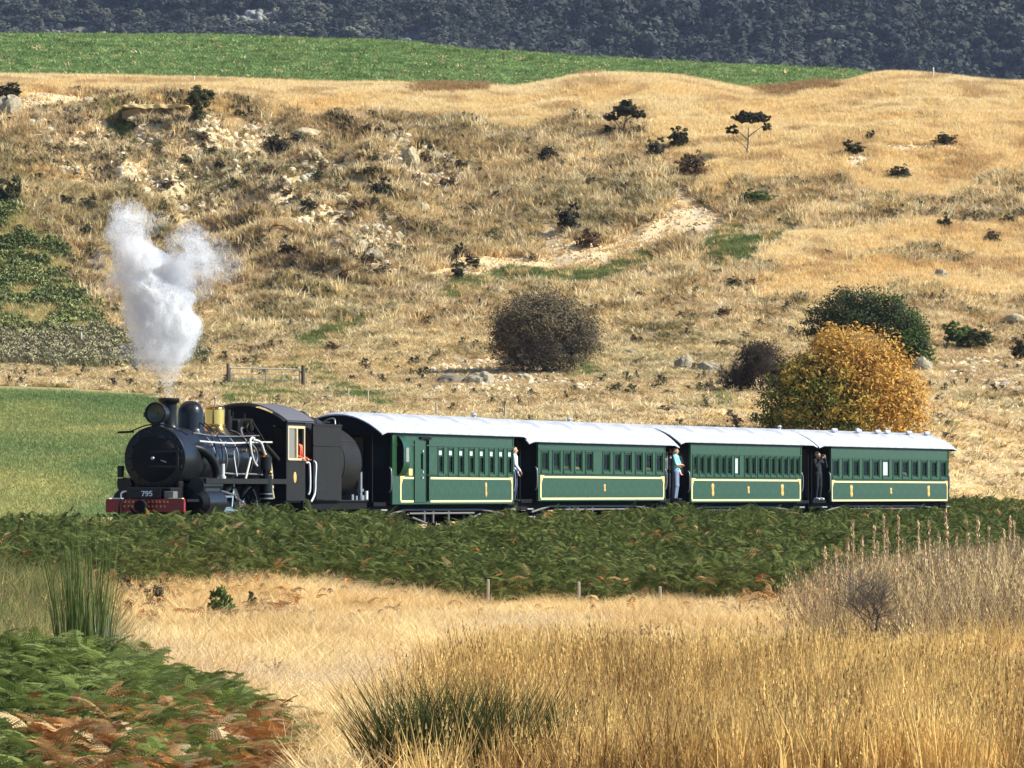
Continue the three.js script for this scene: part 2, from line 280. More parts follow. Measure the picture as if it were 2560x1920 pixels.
{ // hillside
  const T = { rough: [], bright: [], path: [], heath: [], crop: [], lawn: [], bush: [], stones: [] };
  const put = (n, z0, z1) => {
    for (let i = 0; i < n; i++) {
      const Z = Math.sqrt(lerp(z0 * z0, z1 * z1, rnd())), x = across(Z); if (beside(x, Z) > -3.4) continue;
      const [k, c] = cover(x, Z);
      if (k === 'lawn') continue;
      if (k === 'crop') continue;
      if (k === 'scree') { if (rnd() < 0.06 + 0.32 * smooth(fbm(x / 0.9, Z / 0.9, 2), 0.54, 0.66)) T.rough.push(row(x, Z, vary(mixc(C.straw, C.brown, rnd() * 0.6)), rr(0.5, 0.9), rr(0.3, 0.7))); if (rnd() < 0.3) T.stones.push(row(x, Z, vary(mixc(C.scree, C.tan, rnd() * 0.5), 0.15), rr(0.08, 0.3), rr(0.06, 0.2), 1.5)); continue; }
      if (k === 'stony') { const w = fbm(x / 2.4 + 13, Z / 2.4, 3), r = rnd(); if (r < 0.15 + 0.55 * smooth(w, 0.4, 0.6)) { if (rnd() < 0.33) T.stones.push(row(x, Z, vary(mixc(C.stone, C.scree, rnd()), 0.18), rr(0.15, 0.75), rr(0.12, 0.5), 1.5)); continue; } if (rnd() < 0.08 * smooth(Z, 390, 405)) { T.bush.push(row(x, Z, vary(mixc(srgb(70, 60, 44), C.olive, rnd() * 0.7), 0.25), rr(0.5, 1.2), rr(0.4, 0.9))); continue; } if (rnd() < 0.6) { T.rough.push(row(x, Z, vary(mixc(c, rnd() < 0.4 ? C.brown : C.tan, rnd()), 0.22), rr(0.7, 1.3), rr(0.35, 0.8))); continue; } }
      if (k === 'path') { if (rnd() < 0.25) continue; if (fbm(x / 0.9, Z / 0.9, 2) > 0.58 && rnd() < 0.7) { T.rough.push(row(x, Z, vary(C.straw, 0.2), rr(0.6, 1.2), rr(0.5, 1.0))); continue; } T.path.push(row(x, Z, vary(c, 0.2), rr(0.8, 1.4), rr(0.5, 1.0))); continue; }
      if (k === 'fern') { const f = fbm(x / 1.6 + 5, Z / 1.6, 2); if (f < 0.42 || rnd() < 0.3) T.rough.push(row(x, Z, vary(mixc(C.straw, C.lawnDry, rnd()), 0.2), rr(0.7, 1.3), rr(0.7, 1.3))); else T.bush.push(row(x, Z, vary(mixc(c, f > 0.6 ? C.fernDark : C.lawnDry, rnd() * 0.5), 0.3), rr(0.7, 1.5), rr(0.6, 1.3))); continue; }
      if (k === 'scrub') { (rnd() < 0.4 ? T.bush : T.rough).push(row(x, Z, vary(c, 0.25), rr(0.7, 1.3), rr(0.7, 1.2))); continue; }
      if (k === 'heath') { T.rough.push(row(x, Z, vary(c, 0.25), rr(1, 1.5), rr(0.9, 1.5))); continue; }
      if (k === 'bright') { T.bright.push(row(x, Z, vary(c, 0.12), rr(0.9, 1.4), rr(0.7, 1.2))); continue; }
      const g = fbm(x / 1.1 + 7, Z / 1.1, 2), big = fbm(x / 5 + 70, Z / 5, 2);
      if (g < 0.3 && rnd() < 0.55) continue;
      if (rnd() < (0.15 + 0.85 * smooth(Z, 396, 412)) * (0.014 + 0.014 * smooth((x * FOCAL) / Z + 1280, 1500, 1100) + 0.26 * smooth(g, 0.6, 0.74) * smooth(big, 0.4, 0.62))) { T.bush.push(row(x, Z, vary(mixc(srgb(58, 50, 36), C.olive, rnd() * 0.6), 0.25), rr(0.4, 1.2), rr(0.4, 1.1))); continue; }
      const short = 0.42 + 0.58 * smooth(Z, 385, 412), pale = 1 - smooth(g + 0.5 * (big - 0.5), 0.3, 0.62), r = rnd(), cc = r < 0.3 + 0.5 * pale ? mixc(C.cream, c, 0.2 + 0.4 * smooth((x * FOCAL) / Z + 1280, 1500, 1200) * smooth(Z, 402, 416)) : r > 0.86 - 0.16 * (1 - pale) ? mixc(C.brown, C.olive, rnd()) : c;
      if (rnd() < 0.05 && pale > 0.3) { T.bright.push(row(x, Z, vary(mixc(C.cream, C.gold, rnd()), 0.12), rr(1.3, 2.4), rr(1.5, 2.6) * short)); continue; }
      T.rough.push(row(x, Z, vary(cc, 0.2), rr(0.7, 1.7), rr(0.5, 1.5) * (0.75 + 0.5 * g) * short));
    }
  };
  put(26000, 236, 340); put(110000, 340, 420); put(130000, 420, 482); put(24000, 482, 520);
  for (let i = 0; i < 62000; i++) { const Z = Math.sqrt(lerp(180 * 180, 345 * 345, rnd())), x = -rr(0.028, 0.09) * Z; if (beside(x, Z) > -3) continue; const [k, c] = cover(x, Z); if (k === 'lawn') T.lawn.push(row(x, Z, vary(c, 0.16), rr(0.8, 1.5), rr(0.5, 1.1), 0.4)); }
  for (let i = 0; i < 70000; i++) { const Z = rr(484, 672), x = across(Z); if (fbm(x / 0.8, Z / 3, 2) < 0.36) continue; const [k, c] = cover(x, Z); if (k === 'crop') T.crop.push(row(x, Z, vary(rnd() < 0.04 ? C.straw : c, 0.35), rr(0.8, 1.5), rr(0.7, 1.3), 0.4)); }
  scatter('tussock_grass', 'rough tan and brown tussock grass covering the hillside behind the train', 'grass', tuft({ n: 13, h: 0.55, w: 0.045, r: 0.2, lean: 0.9, bend: 0.5 }), thinGrass, T.rough);
  scatter('golden_grass', 'smooth pale golden dry grass along the top of the hill', 'grass', tuft({ n: 16, h: 0.5, w: 0.035, r: 0.26, lean: 0.6, bend: 0.4 }), thinGrass, T.bright);
  scatter('path_grass', 'short green grass growing along the farm track across the hillside', 'grass', tuft({ n: 14, h: 0.4, w: 0.04, r: 0.25, lean: 0.9, bend: 0.4 }), thinGrass, T.path);
  scatter('paddock_grass', 'short green paddock grass left of the engine at the foot of the hill', 'grass', tuft({ n: 12, h: 0.2, w: 0.03, r: 0.22, lean: 0.9, bend: 0.4 }), thinGrass, T.lawn);
  scatter('crop', 'leafy green fodder crop covering the field above the hill', 'crop', tuft({ n: 11, h: 0.42, w: 0.13, r: 0.3, lean: 1.2, bend: 0.5 }), thinGrass, T.crop);
  const b = []; for (let i = 0; i < 70; i++) { const a = rr(0, 6.283), e = rr(-0.1, 1.5), r = 0.42 * Math.pow(rnd(), 0.35), x = r * Math.cos(a) * Math.cos(e), z = r * Math.sin(a) * Math.cos(e), y = r * Math.sin(e) * 1.15 + 0.1, s = 0.13; for (let k = 0; k < 3; k++) b.push(x + rr(-s, s), y + rr(-s, s), z + rr(-s, s)); }
  scatter('hill_scrub', 'low dark and green scrub scattered thickly over the hillside, densest at the far left', 'scrub', soup(b), grassMat, T.bush);
  const st = new THREE.IcosahedronGeometry(0.5, 1), sp = st.attributes.position; for (let i = 0; i < sp.count; i++) { const k = 0.75 + 0.5 * noise3(sp.getX(i) * 2.3 + 5, sp.getY(i) * 2.3, sp.getZ(i) * 2.3 + 3); sp.setXYZ(i, sp.getX(i) * k, sp.getY(i) * k, sp.getZ(i) * k); } st.computeVertexNormals();
  scatter('loose_stones', 'small pale stones strewn over the scree and stony patches of the hillside', 'stones', st, grassMat, T.stones);
}

{ // bracken along the line
  const A = [], D = [];
  const ok = (x, Z) => { const q = beside(x, Z); if (q < 0) return Z > 226 && q > -9 && q < -2.4; const edge = 138 + 13 * (fbm(x / 1.6, 2.5, 3) - 0.5) - 9 * smooth(x, -5.0, -8) ; return q > 2.3 && Z > edge && Z < 262; };
  for (let i = 0; i < 330000; i++) {
    const Z = Math.sqrt(lerp(118 * 118, 262 * 262, Math.pow(rnd(), 1.15))), x = across(Z, 2); if (!ok(x, Z)) continue;
    const q = beside(x, Z), u = (x * FOCAL) / Z + 1280, lump = fbm(x / 1.3, Z / 2.0, 3);
    let hc = 0.35 + 1.35 * lump; if (q > 0 && q < 9) hc = lerp(0.66 + 0.5 * lump - 0.55 * Math.exp(-(((u - 1090) / 85) ** 2)) - 0.16 * Math.exp(-(((u - 1330) / 60) ** 2)) + 0.22 * Math.exp(-(((u - 640) / 60) ** 2)) + 0.2 * Math.exp(-(((u - 1700) / 50) ** 2)), hc, smooth(q, 4, 9)); if (q < 0) hc = 1.1 + 0.35 * lump;
    const lay = rnd(), y = height(x, Z) + hc * (lay < 0.7 ? rr(0.75, 0.98) : rr(0.25, 0.7)), yaw = rr(0, 6.283), c = vary(mixc(mixc(C.fern, C.fernLight, lump * 1.1 - 0.2 + rr(-0.25, 0.35)), C.fernDark, rnd() * 0.5), 0.3);
    if (rnd() < 0.012 + 0.12 * smooth(fbm(x / 1.1 + 60, Z / 2, 2), 0.66, 0.76)) c.copy(vary(mixc(C.rust, C.tan, rnd()))); A.push([x, y, -Z, yaw, rr(0.05, 1.0), rr(0, 6.283), rr(0.25, 0.52), rr(0.3, 0.7), c]);
  }
  scatter('bracken', 'dense green bracken covering the bank in front of the train', 'bracken', frond(11, 0, 0.36), frondMat, A);
  for (let i = 0; i < 16000; i++) { const Z = rr(80, 128), u = rr(-120, 345), x = ((u - 1280) * Z) / FOCAL; if (beside(x, Z) < 2.5 || fbm(x / 1.4 + 3, Z / 4, 2) < 0.4) continue; const hc = 0.7 + 1.1 * fbm(x / 0.9, Z / 2, 2); A.push([x, height(x, Z) + hc * rr(0.5, 1), -Z, rr(0, 6.283), rr(0.1, 1), rr(0, 6.283), rr(0.25, 0.5), rr(0.3, 0.8), vary(mixc(mixc(C.fern, C.fernLight, rnd()), C.fernDark, rnd() * 0.5), 0.25)]); }
  // dead and browning plants at the foot of the bank
  for (let i = 0; i < 9000; i++) { const Z = rr(118, 142), u = rr(250, 2560), x = ((u - 1280) * Z) / FOCAL; if (beside(x, Z) < 3) continue; const w = u < 760 ? 0.6 : u > 1850 ? 0.5 : 0.05; if (rnd() > w * smooth(fbm(x / 1.5, Z / 3), 0.35, 0.55)) continue; D.push([x, height(x, Z) + rr(0.2, 0.85), -Z, rr(0, 6.283), rr(0.1, 1), rr(0, 6.283), rr(0.25, 0.45), rr(0.5, 1.0), vary(mixc(C.tan, rnd() < 0.25 ? C.rust : C.brown, rnd()), 0.2)]); }
  scatter('dead_bracken', 'withered brown bracken along the foot of the green bank', 'bracken', frond(8, 0), frondMat, D);
}

{ // near paddock
  const G = [], M = [], R = [], K = [], W = [], B = [];
  const uOf = (x, Z) => (x * FOCAL) / Z + 1280, lowered = (u, Z) => 1 - 0.72 * smooth(Math.abs(u - 2150), 130, 70) * smooth(Z, 80, 85) * (1 - smooth(Z, 100, 103));
  for (let i = 0; i < 105000; i++) {
    const Z = Math.sqrt(lerp(55 * 55, 143 * 143, Math.pow(rnd(), 0.92))), x = across(Z, 0.6), u = uOf(x, Z), q = beside(x, Z); if (q < 3 || (Z > 133 && u < 500)) continue;
    const n = fbm(x / 2.4, Z / 5, 3), m = fbm(x / 0.8 + 9, Z / 1.6, 2), leftW = smooth(u, 330, 200) * smooth(Z, 66, 78), rush = smooth(Z, 92 + 30 * (n - 0.5), 74 + 30 * (n - 0.5)) * smooth(u, 900, 1300);
    if (u < 760 - (Z - 57) * 20 && Z < 68) continue; if (Z < 67 && ((u > 985 && u < 1265) || (u > 1285 && u < 1410)) && rnd() < 0.65) continue;
    const docks = smooth(u, 1960, 2140) * smooth(Z, 92, 104);
    if (rnd() < docks * 0.85) { if (rnd() < 0.5) W.push(row(x, Z, vary(rnd() < 0.22 ? C.straw : mixc(mixc(srgb(112, 88, 62), C.tan, rnd()), C.grey, rnd() * 0.5), 0.3), rr(0.8, 1.4), rr(0.5, 1.6) * (0.6 + 0.8 * m) * lowered(u, Z))); continue; }
    if (rnd() < leftW) { if (rnd() < 0.45) (rnd() < 0.5 ? K : M).push(row(x, Z, vary(rnd() < 0.2 ? C.tan : mixc(mixc(srgb(84, 98, 48), srgb(140, 140, 80), rnd()), C.olive, 0.2), 0.3), rr(0.7, 1.2), rr(0.7, 1.35))); continue; }
    const mauve = smooth(fbm(x / 1.7 + 40, Z / 7 + 3, 2), 0.5, 0.68) * smooth(Z, 66, 76);
    if (rnd() < rush * (0.35 + 0.5 * smooth(n, 0.35, 0.6))) { R.push(row(x, Z, vary(mixc(srgb(234, 198, 122), srgb(140, 104, 58), clamp(smooth(m, 0.3, 0.7) * 0.7 + rr(-0.3, 0.4), 0, 1)), 0.25), rr(0.8, 1.4), rr(0.6, 1.3) * (0.7 + 0.6 * n) * lowered(u, Z), 0.22)); continue; }
    if (rnd() < mauve * 0.3) { M.push(row(x, Z, vary(mixc(srgb(232, 210, 170), srgb(206, 182, 150), rnd()), 0.14), rr(0.9, 1.3), rr(0.7, 1.1))); continue; }
    G.push(row(x, Z, vary(mixc(mixc(srgb(252, 232, 180), srgb(243, 208, 140), n), srgb(206, 168, 104), smooth(m, 0.5, 0.75) * 0.7), 0.16), rr(0.8, 1.5), rr(0.5, 1.1) * (0.6 + 0.55 * n + 0.35 * m) * lowered(u, Z), 0.4));
  }
  scatter('meadow_grass', 'tall pale golden dry grass filling the paddock in the foreground', 'grass', tuft({ n: 17, h: 0.8, w: 0.017, r: 0.13, lean: 0.55, bend: 0.6 }), thinGrass, G);
  scatter('seeding_grass', 'greyish mauve seeding grass in patches among the golden grass', 'grass', tuft({ n: 15, h: 0.85, w: 0.009, r: 0.14, lean: 0.5, bend: 0.5, head: 0.4 }), thinGrass, M);
  scatter('brown_rushes', 'tall golden brown rushes with seed heads across the bottom right of the photo', 'rushes', tuft({ n: 12, h: 1.0, w: 0.015, r: 0.14, lean: 0.2, bend: 0.16, head: 0.6 }), thinGrass, R);
  scatter('green_weeds', 'rank green grass and weeds at the left edge behind the near bracken', 'weeds', tuft({ n: 16, h: 0.95, w: 0.018, r: 0.16, lean: 0.6, bend: 0.4 }), thinGrass, K);
  scatter('withered_weeds', 'withered reddish brown weeds below the tall seed stalks at the right', 'weeds', tuft({ n: 14, h: 1.05, w: 0.016, r: 0.2, lean: 0.55, bend: 0.25, head: 0.6 }), thinGrass, W);
  // near bracken mound, green with rusty patches, at the bottom left
  const N = [], rusty = (u, y) => smooth(y, 1720 + 40 * Math.sin(u / 70), 1850) * smooth(u, 20, 110) * (0.35 + 0.6 * smooth(fbm(u / 95 + 2, y / 70, 2), 0.32, 0.5));
  for (let i = 0; i < 17000; i++) {
    const Z = rr(55, 66), u = rr(-160, 790), x = ((u - 1280) * Z) / FOCAL, t = (Z - 55) / 11;
    const top = u < 280 ? 1592 : u < 405 ? lerp(1596, 1648, (u - 280) / 125) : u < 640 ? lerp(1648, 1745, (u - 405) / 235) : lerp(1745, 1850, (u - 640) / 130);
    const crest = CAM_Y - ((top - 1238) * 65) / FOCAL, gy = height(x, Z), hc = (crest - gy - 0.1) * (0.25 + 0.75 * Math.pow(t, 0.8)) + 0.22 * (fbm(x * 1.7, Z * 1.7, 2) - 0.5); if (hc < 0.05) continue;
    const y = gy + hc * (rnd() < 0.75 ? rr(0.86, 1) : rr(0.4, 0.85)), py = 1238 + ((CAM_Y - y) * FOCAL) / Z, r = rnd() < rusty(u, py), c = r ? vary(mixc(pick([srgb(186, 128, 66), srgb(160, 104, 54), srgb(204, 160, 104), srgb(178, 134, 84), srgb(216, 188, 142)]), srgb(124, 88, 56), rnd() * rnd() * 0.6), 0.25) : vary(mixc(mixc(srgb(114, 128, 58), srgb(184, 190, 122), rnd() * rnd()), srgb(92, 104, 52), rnd() * 0.5), 0.2);
    N.push([x, y, -Z, rr(0, 6.283), rr(0.1, 0.75), rr(0, 6.283), rr(0.22, 0.5), rr(0.3, 0.9), c]);
  }
  scatter('near_bracken', 'green and rusty orange bracken mounded in the bottom left corner', 'bracken', frond(14, 5, 0.38), frondMat, N);
}

// ---------------------------------------------------------------- far mountain with its pine forest
{
  const mh = (x, Z) => 128 + 0.5 * (Z - 2520) + 26 * (fbm(x / 95 + 3, Z / 95, 3) - 0.5) + 12 * (fbm(x / 30, Z / 30, 2) - 0.5);
  const pos = [], idx = [], col = [], nx = 130, nz = 110;
  const rocky = (x, Z) => { const u = (x * FOCAL) / Z + 1280, v = 1238 - ((mh(x, Z) - CAM_Y) * FOCAL) / Z, n = fbm(x / 9, Z / 6, 3); const e = (cx, cy, rx, ry) => Math.max(0, 1 - ((u - cx) / rx) ** 2 - ((v - cy) / ry) ** 2);
    return smooth(n, 0.68, 0.45) * Math.max(0.45 * smooth(noise(u / 130, v / 60), 0.55, 0.8), e(75, 25, 80, 60), e(250, 30, 110, 60), e(650, 50, 90, 90), 0.75 * e(840, 30, 60, 60), 0.6 * e(1680, 100, 200, 80), 0.4 * e(1600, 20, 160, 40), 0.3 * e(1900, 60, 100, 60)); };
  for (let j = 0; j <= nz; j++) for (let i = 0; i <= nx; i++) { const Z = 2440 + (j / nz) * 760, x = ((i / nx) * 2 - 1) * 620, r = rocky(x, Z), c = mixc(srgb(64, 66, 54), srgb(128, 124, 112), r * 1.7); pos.push(x, mh(x, Z), -Z); col.push(c.r, c.g, c.b); }
  for (let j = 0; j < nz; j++) for (let i = 0; i < nx; i++) { const a = j * (nx + 1) + i; idx.push(a, a + 1, a + nx + 2, a, a + nx + 2, a + nx + 1); }
  const g = new THREE.BufferGeometry(); g.setAttribute('position', new THREE.Float32BufferAttribute(pos, 3)); g.setAttribute('color', new THREE.Float32BufferAttribute(col, 3)); g.setIndex(idx); g.computeVertexNormals();
  const o = new THREE.Mesh(g, mat(0xffffff, 1, 0, { vertexColors: true })); o.name = 'mountain'; o.userData.kind = 'structure'; o.receiveShadow = true; scene.add(o);
  const broad = () => { const p = []; for (let c = 0; c < 26; c++) { const a = rr(0, 6.28), e = Math.asin(rr(-0.2, 1)), R = 0.3 * Math.sqrt(rnd()) + 0.12, cx = R * Math.cos(a) * Math.cos(e), cy = 0.42 + 0.42 * Math.sin(e) * Math.sqrt(rnd()), cz = R * Math.sin(a) * Math.cos(e); for (let k = 0; k < 11; k++) { const N = V(rr(-1, 1), rr(-0.4, 1), rr(-1, 1)).normalize(), A = V(-N.z, 0.2, N.x).normalize(), Bt = N.clone().cross(A), o = rr(0, 6.28), s = rr(0.05, 0.08); for (let q = 0; q < 3; q++) { const c2 = Math.cos(o + q * 2.09) * s, d2 = Math.sin(o + q * 2.09) * s; p.push(cx + N.x * 0.13 + A.x * c2 + Bt.x * d2, cy + N.y * 0.13 + A.y * c2 + Bt.y * d2, cz + N.z * 0.13 + A.z * c2 + Bt.z * d2); } } } return soup(p); };
  const conifer = () => { const p = []; for (let i = 0; i < 300; i++) { const t = Math.pow(rnd(), 0.8), y = 0.08 + t * 0.92, a = rr(0, 6.283), R = 0.27 * Math.pow(1 - t, 0.75) * (0.55 + 0.6 * noise(a * 1.6, t * 7)), r = R * rr(0.6, 1), x = r * Math.cos(a), z = r * Math.sin(a), s = 0.06 * (1.2 - t * 0.6), N = V(Math.cos(a) + rr(-0.5, 0.5), 0.5 + rr(-0.5, 0.5), Math.sin(a) + rr(-0.5, 0.5)).normalize(), A = V(-N.z, 0.2, N.x).normalize(), Bt = N.clone().cross(A), o = rr(0, 6.28); for (let k = 0; k < 3; k++) { const c = Math.cos(o + k * 2.09) * s * 1.3, d = Math.sin(o + k * 2.09) * s * 1.3; p.push(x + A.x * c + Bt.x * d, y + A.y * c * 0.7 + Bt.y * d * 0.7, z + A.z * c + Bt.z * d); } } return soup(p); };
  const L = [[], [], [], []], stones = [];
  for (let i = 0; i < 15000; i++) {
    const Z = rr(2560, 2840), x = rr(-1, 1) * (0.083 * Z + 20), u = (x * FOCAL) / Z + 1280, r = rocky(x, Z);
    if (rnd() < 0.35 * smooth(u, 1000, 1500)) continue; if (rnd() < r * 3.4) { if (rnd() < 0.45) stones.push([x, mh(x, Z) + 0.5, -Z, rr(0, 6.28), rr(0, 1), rr(0, 6.28), rr(1.5, 4), rr(1.2, 3.5), vary(srgb(132, 130, 120), 0.3)]); continue; }
    const pine = smooth(u, 1000, 1500), h = lerp(rr(4, 10), rr(10, 19), pine), w = lerp(rr(8, 17), rr(16, 24), pine);
    const gapN = fbm(x / 26 + 9, Z / 26, 2); if (gapN < 0.33 && rnd() < 0.6) continue; const sz = 0.75 + 0.8 * gapN * rr(0.6, 1.3);
    L[rnd() < 0.6 - 0.25 * pine ? 3 : i % 3].push([x, mh(x, Z) - 0.5, -Z, rr(0, 6.28), rr(0, 0.08), rr(0, 6.28), w * sz, h * sz, vary(mixc(srgb(28, 36, 30), srgb(84, 86, 66), rnd() * rnd() * (1.3 - pine * 0.5)), 0.35)]);
  }
  const forest = thing('pine_forest', 'dark bluish pine forest covering the far mountainside along the top', 'forest'); forest.userData.kind = 'stuff';
  L.forEach((l, i) => scatter(i < 3 ? 'conifer' : 'broadleaf', '', '', i < 3 ? conifer() : broad(), grassMat, l, forest));
  const rk = new THREE.IcosahedronGeometry(0.5, 1); scatter('mountain_rocks', 'pale rock outcrops among the trees of the far mountain, top left', 'rocks', rk, grassMat, stones);
}

// ---------------------------------------------------------------- shrubs, trees and rocks that can be told apart
function leafCloud({ n, size, blobs, fill = 0.5, flat = 0.6, vary = 0.3 }) {   // small leaf-sized faces in clumps spread through lobes [x, y, z, rx, ry, rz]
  const p = [], col = [], vol = blobs.map((b) => b[3] * b[4] * b[5]), total = vol.reduce((a, b) => a + b, 0);
  blobs.forEach((b, bi) => {
    const m = Math.round((n * vol[bi]) / total), clumps = Math.max(8, Math.round(m / 22));
    for (let c = 0; c < clumps; c++) {
      const a = rr(0, 6.283), e = Math.asin(rr(-0.75, 1)), R = Math.pow(rnd(), fill * 0.6) * rr(0.75, 1.08), cx = b[0] + b[3] * R * Math.cos(a) * Math.cos(e), cy = b[1] + b[4] * R * Math.sin(e), cz = b[2] + b[5] * R * Math.sin(a) * Math.cos(e), s = Math.min(Math.cbrt(b[3] * b[4] * b[5]), b[4] * 1.3) * rr(0.22, 0.42);
      for (let k = 0; k < m / clumps; k++) {
        const da = rr(0, 6.283), de = Math.asin(rr(-1, 1)), dr = s * Math.sqrt(rnd()), x = cx + dr * Math.cos(da) * Math.cos(de), y = cy + dr * flat * Math.sin(de), z = cz + dr * Math.sin(da) * Math.cos(de), q = size * rr(0.6, 1.3), out = V((x - b[0]) / b[3], (y - b[1]) / b[4] + 0.25, (z - b[2]) / b[5]).normalize().multiplyScalar(1.1).add(V(rr(-1, 1), rr(-1, 1), rr(-1, 1))), d1 = V(rr(-1, 1), rr(-1, 1), rr(-1, 1)).cross(out).normalize(), d2 = out.clone().cross(d1).normalize(), v = (1 - vary) + 2 * vary * rnd(), wv = 1 + rr(-0.5, 0.5) * vary;
        for (let k = 0; k < 6; k++) col.push(clamp(v * wv, 0, 1), clamp(v, 0, 1), clamp(v * (2 - wv), 0, 1));
        p.push(x - d1.x * q, y - d1.y * q, z - d1.z * q, x + d2.x * q * 0.45, y + d2.y * q * 0.45, z + d2.z * q * 0.45, x + d1.x * q, y + d1.y * q, z + d1.z * q, x - d1.x * q, y - d1.y * q, z - d1.z * q, x + d1.x * q, y + d1.y * q, z + d1.z * q, x - d2.x * q * 0.45, y - d2.y * q * 0.45, z - d2.z * q * 0.45);
      }
    }
  });
  const g = soup(p); g.setAttribute('color', new THREE.Float32BufferAttribute(col, 3)); return g;
}
function limbs(spec, r0) {   // trunk with tapering limbs: [[points]...]; the first is the trunk
  return spec.map((pts, i) => { const c = new THREE.CatmullRomCurve3(pts.map((p) => V(...p))), g = new THREE.TubeGeometry(c, 10, 1, 6), q = g.attributes.position, r = i ? r0 * 0.5 : r0, fr = []; for (let k = 0; k <= 10; k++) fr.push(c.getPointAt(k / 10)); for (let k = 0; k < q.count; k++) { const s = Math.floor(k / 7), f = fr[s], w = r * (1 - (s / 10) * 0.75); q.setXYZ(k, f.x + (q.getX(k) - f.x) * w, f.y + (q.getY(k) - f.y) * w, f.z + (q.getZ(k) - f.z) * w); } g.computeVertexNormals(); return g; });
}
function twigs(levels, len, r, spread, up, start = 0) {   // bare branching twigs as thin three-sided spikes
  const p = [];
  const spike = (a, d, l, w) => { const e = a.clone().addScaledVector(d, l), s = V(d.y, d.z, d.x).cross(d).normalize().multiplyScalar(w), t = s.clone().cross(d).normalize().multiplyScalar(w), q = [s, s.clone().multiplyScalar(-0.5).addScaledVector(t, 0.87), s.clone().multiplyScalar(-0.5).addScaledVector(t, -0.87)]; for (let i = 0; i < 3; i++) { const u = q[i], v = q[(i + 1) % 3]; p.push(a.x + u.x, a.y + u.y, a.z + u.z, a.x + v.x, a.y + v.y, a.z + v.z, e.x, e.y, e.z); } return e; };
  const grow = (a, d, l, w, k) => {
    spike(a, d, l * 1.25, w); if (!k) return;
    const n = k === levels ? 9 : 4;
    for (let i = 0; i < n; i++) { const t = rr(0.3, 1), b = a.clone().addScaledVector(d, l * t), nd = d.clone().add(V(rr(-1, 1), rr(-0.5, 0.8), rr(-1, 1)).multiplyScalar(spread)).normalize(); nd.y += up; nd.normalize(); grow(b, nd, l * rr(0.5, 0.8), w * 0.6, k - 1); }
  };
  for (let i = 0; i < 6; i++) grow(V(rr(-1, 1) * start, 0, rr(-1, 1) * start), V(rr(-0.7, 0.7), 1, rr(-0.7, 0.7)).normalize(), len, r, levels);
  return soup(p);
}
const bark = mat(srgb(92, 80, 66), 0.95), paleBark = mat(srgb(128, 116, 96), 0.95);
const leafMat = (c, vertexColors = true) => new THREE.MeshPhysicalMaterial({ color: c.clone().multiplyScalar(vertexColors ? 1.15 : 1), vertexColors, roughness: 1, side: THREE.DoubleSide, transmission: 0.22, thickness: 0, specularIntensity: 0.25 });
const L_dark = leafMat(srgb(64, 62, 44)), L_grey = leafMat(srgb(96, 86, 66)), L_green = leafMat(srgb(78, 96, 48)), L_brown = leafMat(srgb(104, 82, 58)), L_olive = leafMat(srgb(86, 86, 54)), twigMat = mat(srgb(96, 86, 72), 0.95), twigBrown = mat(srgb(122, 94, 70), 0.95), briarMat = mat(srgb(78, 66, 56), 0.95);
const put = (o, px, py, sink = 0.08) => { const g = ground(px, py); o.position.set(g.x, g.y - sink, -g.Z); return g; };

// prototypes of the small hill shrubs, a metre wide and tall, copied and sized
const small = [0, 1, 2, 3].map((k) => leafCloud({ n: 900, size: 0.07, fill: 1.0, vary: 0.45, blobs: k === 0 ? [[0, 0.45, 0, 0.5, 0.5, 0.5]] : k === 1 ? [[-0.14, 0.36, 0.05, 0.36, 0.38, 0.4], [0.2, 0.45, 0, 0.34, 0.45, 0.36]] : k === 2 ? [[0.08, 0.36, 0, 0.44, 0.38, 0.42], [-0.16, 0.55, 0, 0.27, 0.42, 0.27], [0.22, 0.62, 0.1, 0.2, 0.32, 0.22]] : [[0, 0.3, 0, 0.55, 0.34, 0.42], [0.16, 0.48, 0, 0.3, 0.36, 0.3]] }));
const stemGeo = joined(limbs([[[0, -0.1, 0], [0.03, 0.3, 0.02], [0.08, 0.7, 0]], [[0.02, 0.15, 0], [-0.15, 0.4, 0.05], [-0.25, 0.6, 0.05]], [[0.03, 0.2, 0], [0.2, 0.45, -0.05], [0.3, 0.62, 0]]], 0.035));
const MATS = { dark: L_dark, grey: L_grey, green: L_green, brown: L_brown, olive: L_olive };
function shrub(px, py, w, h, kind, label, group, shape) {   // foot of the shrub, width and height in photo pixels
  const o = thing('shrub', label, 'shrub', group), g = put(o, px, py);
  part('foliage', small[shape ?? Math.floor(rnd() * 4)], MATS[kind], o); part('stem', stemGeo, bark, o);
  o.scale.set(w * g.scale, h * g.scale, w * g.scale); o.rotation.y = rr(0, 6.283); return o;
}
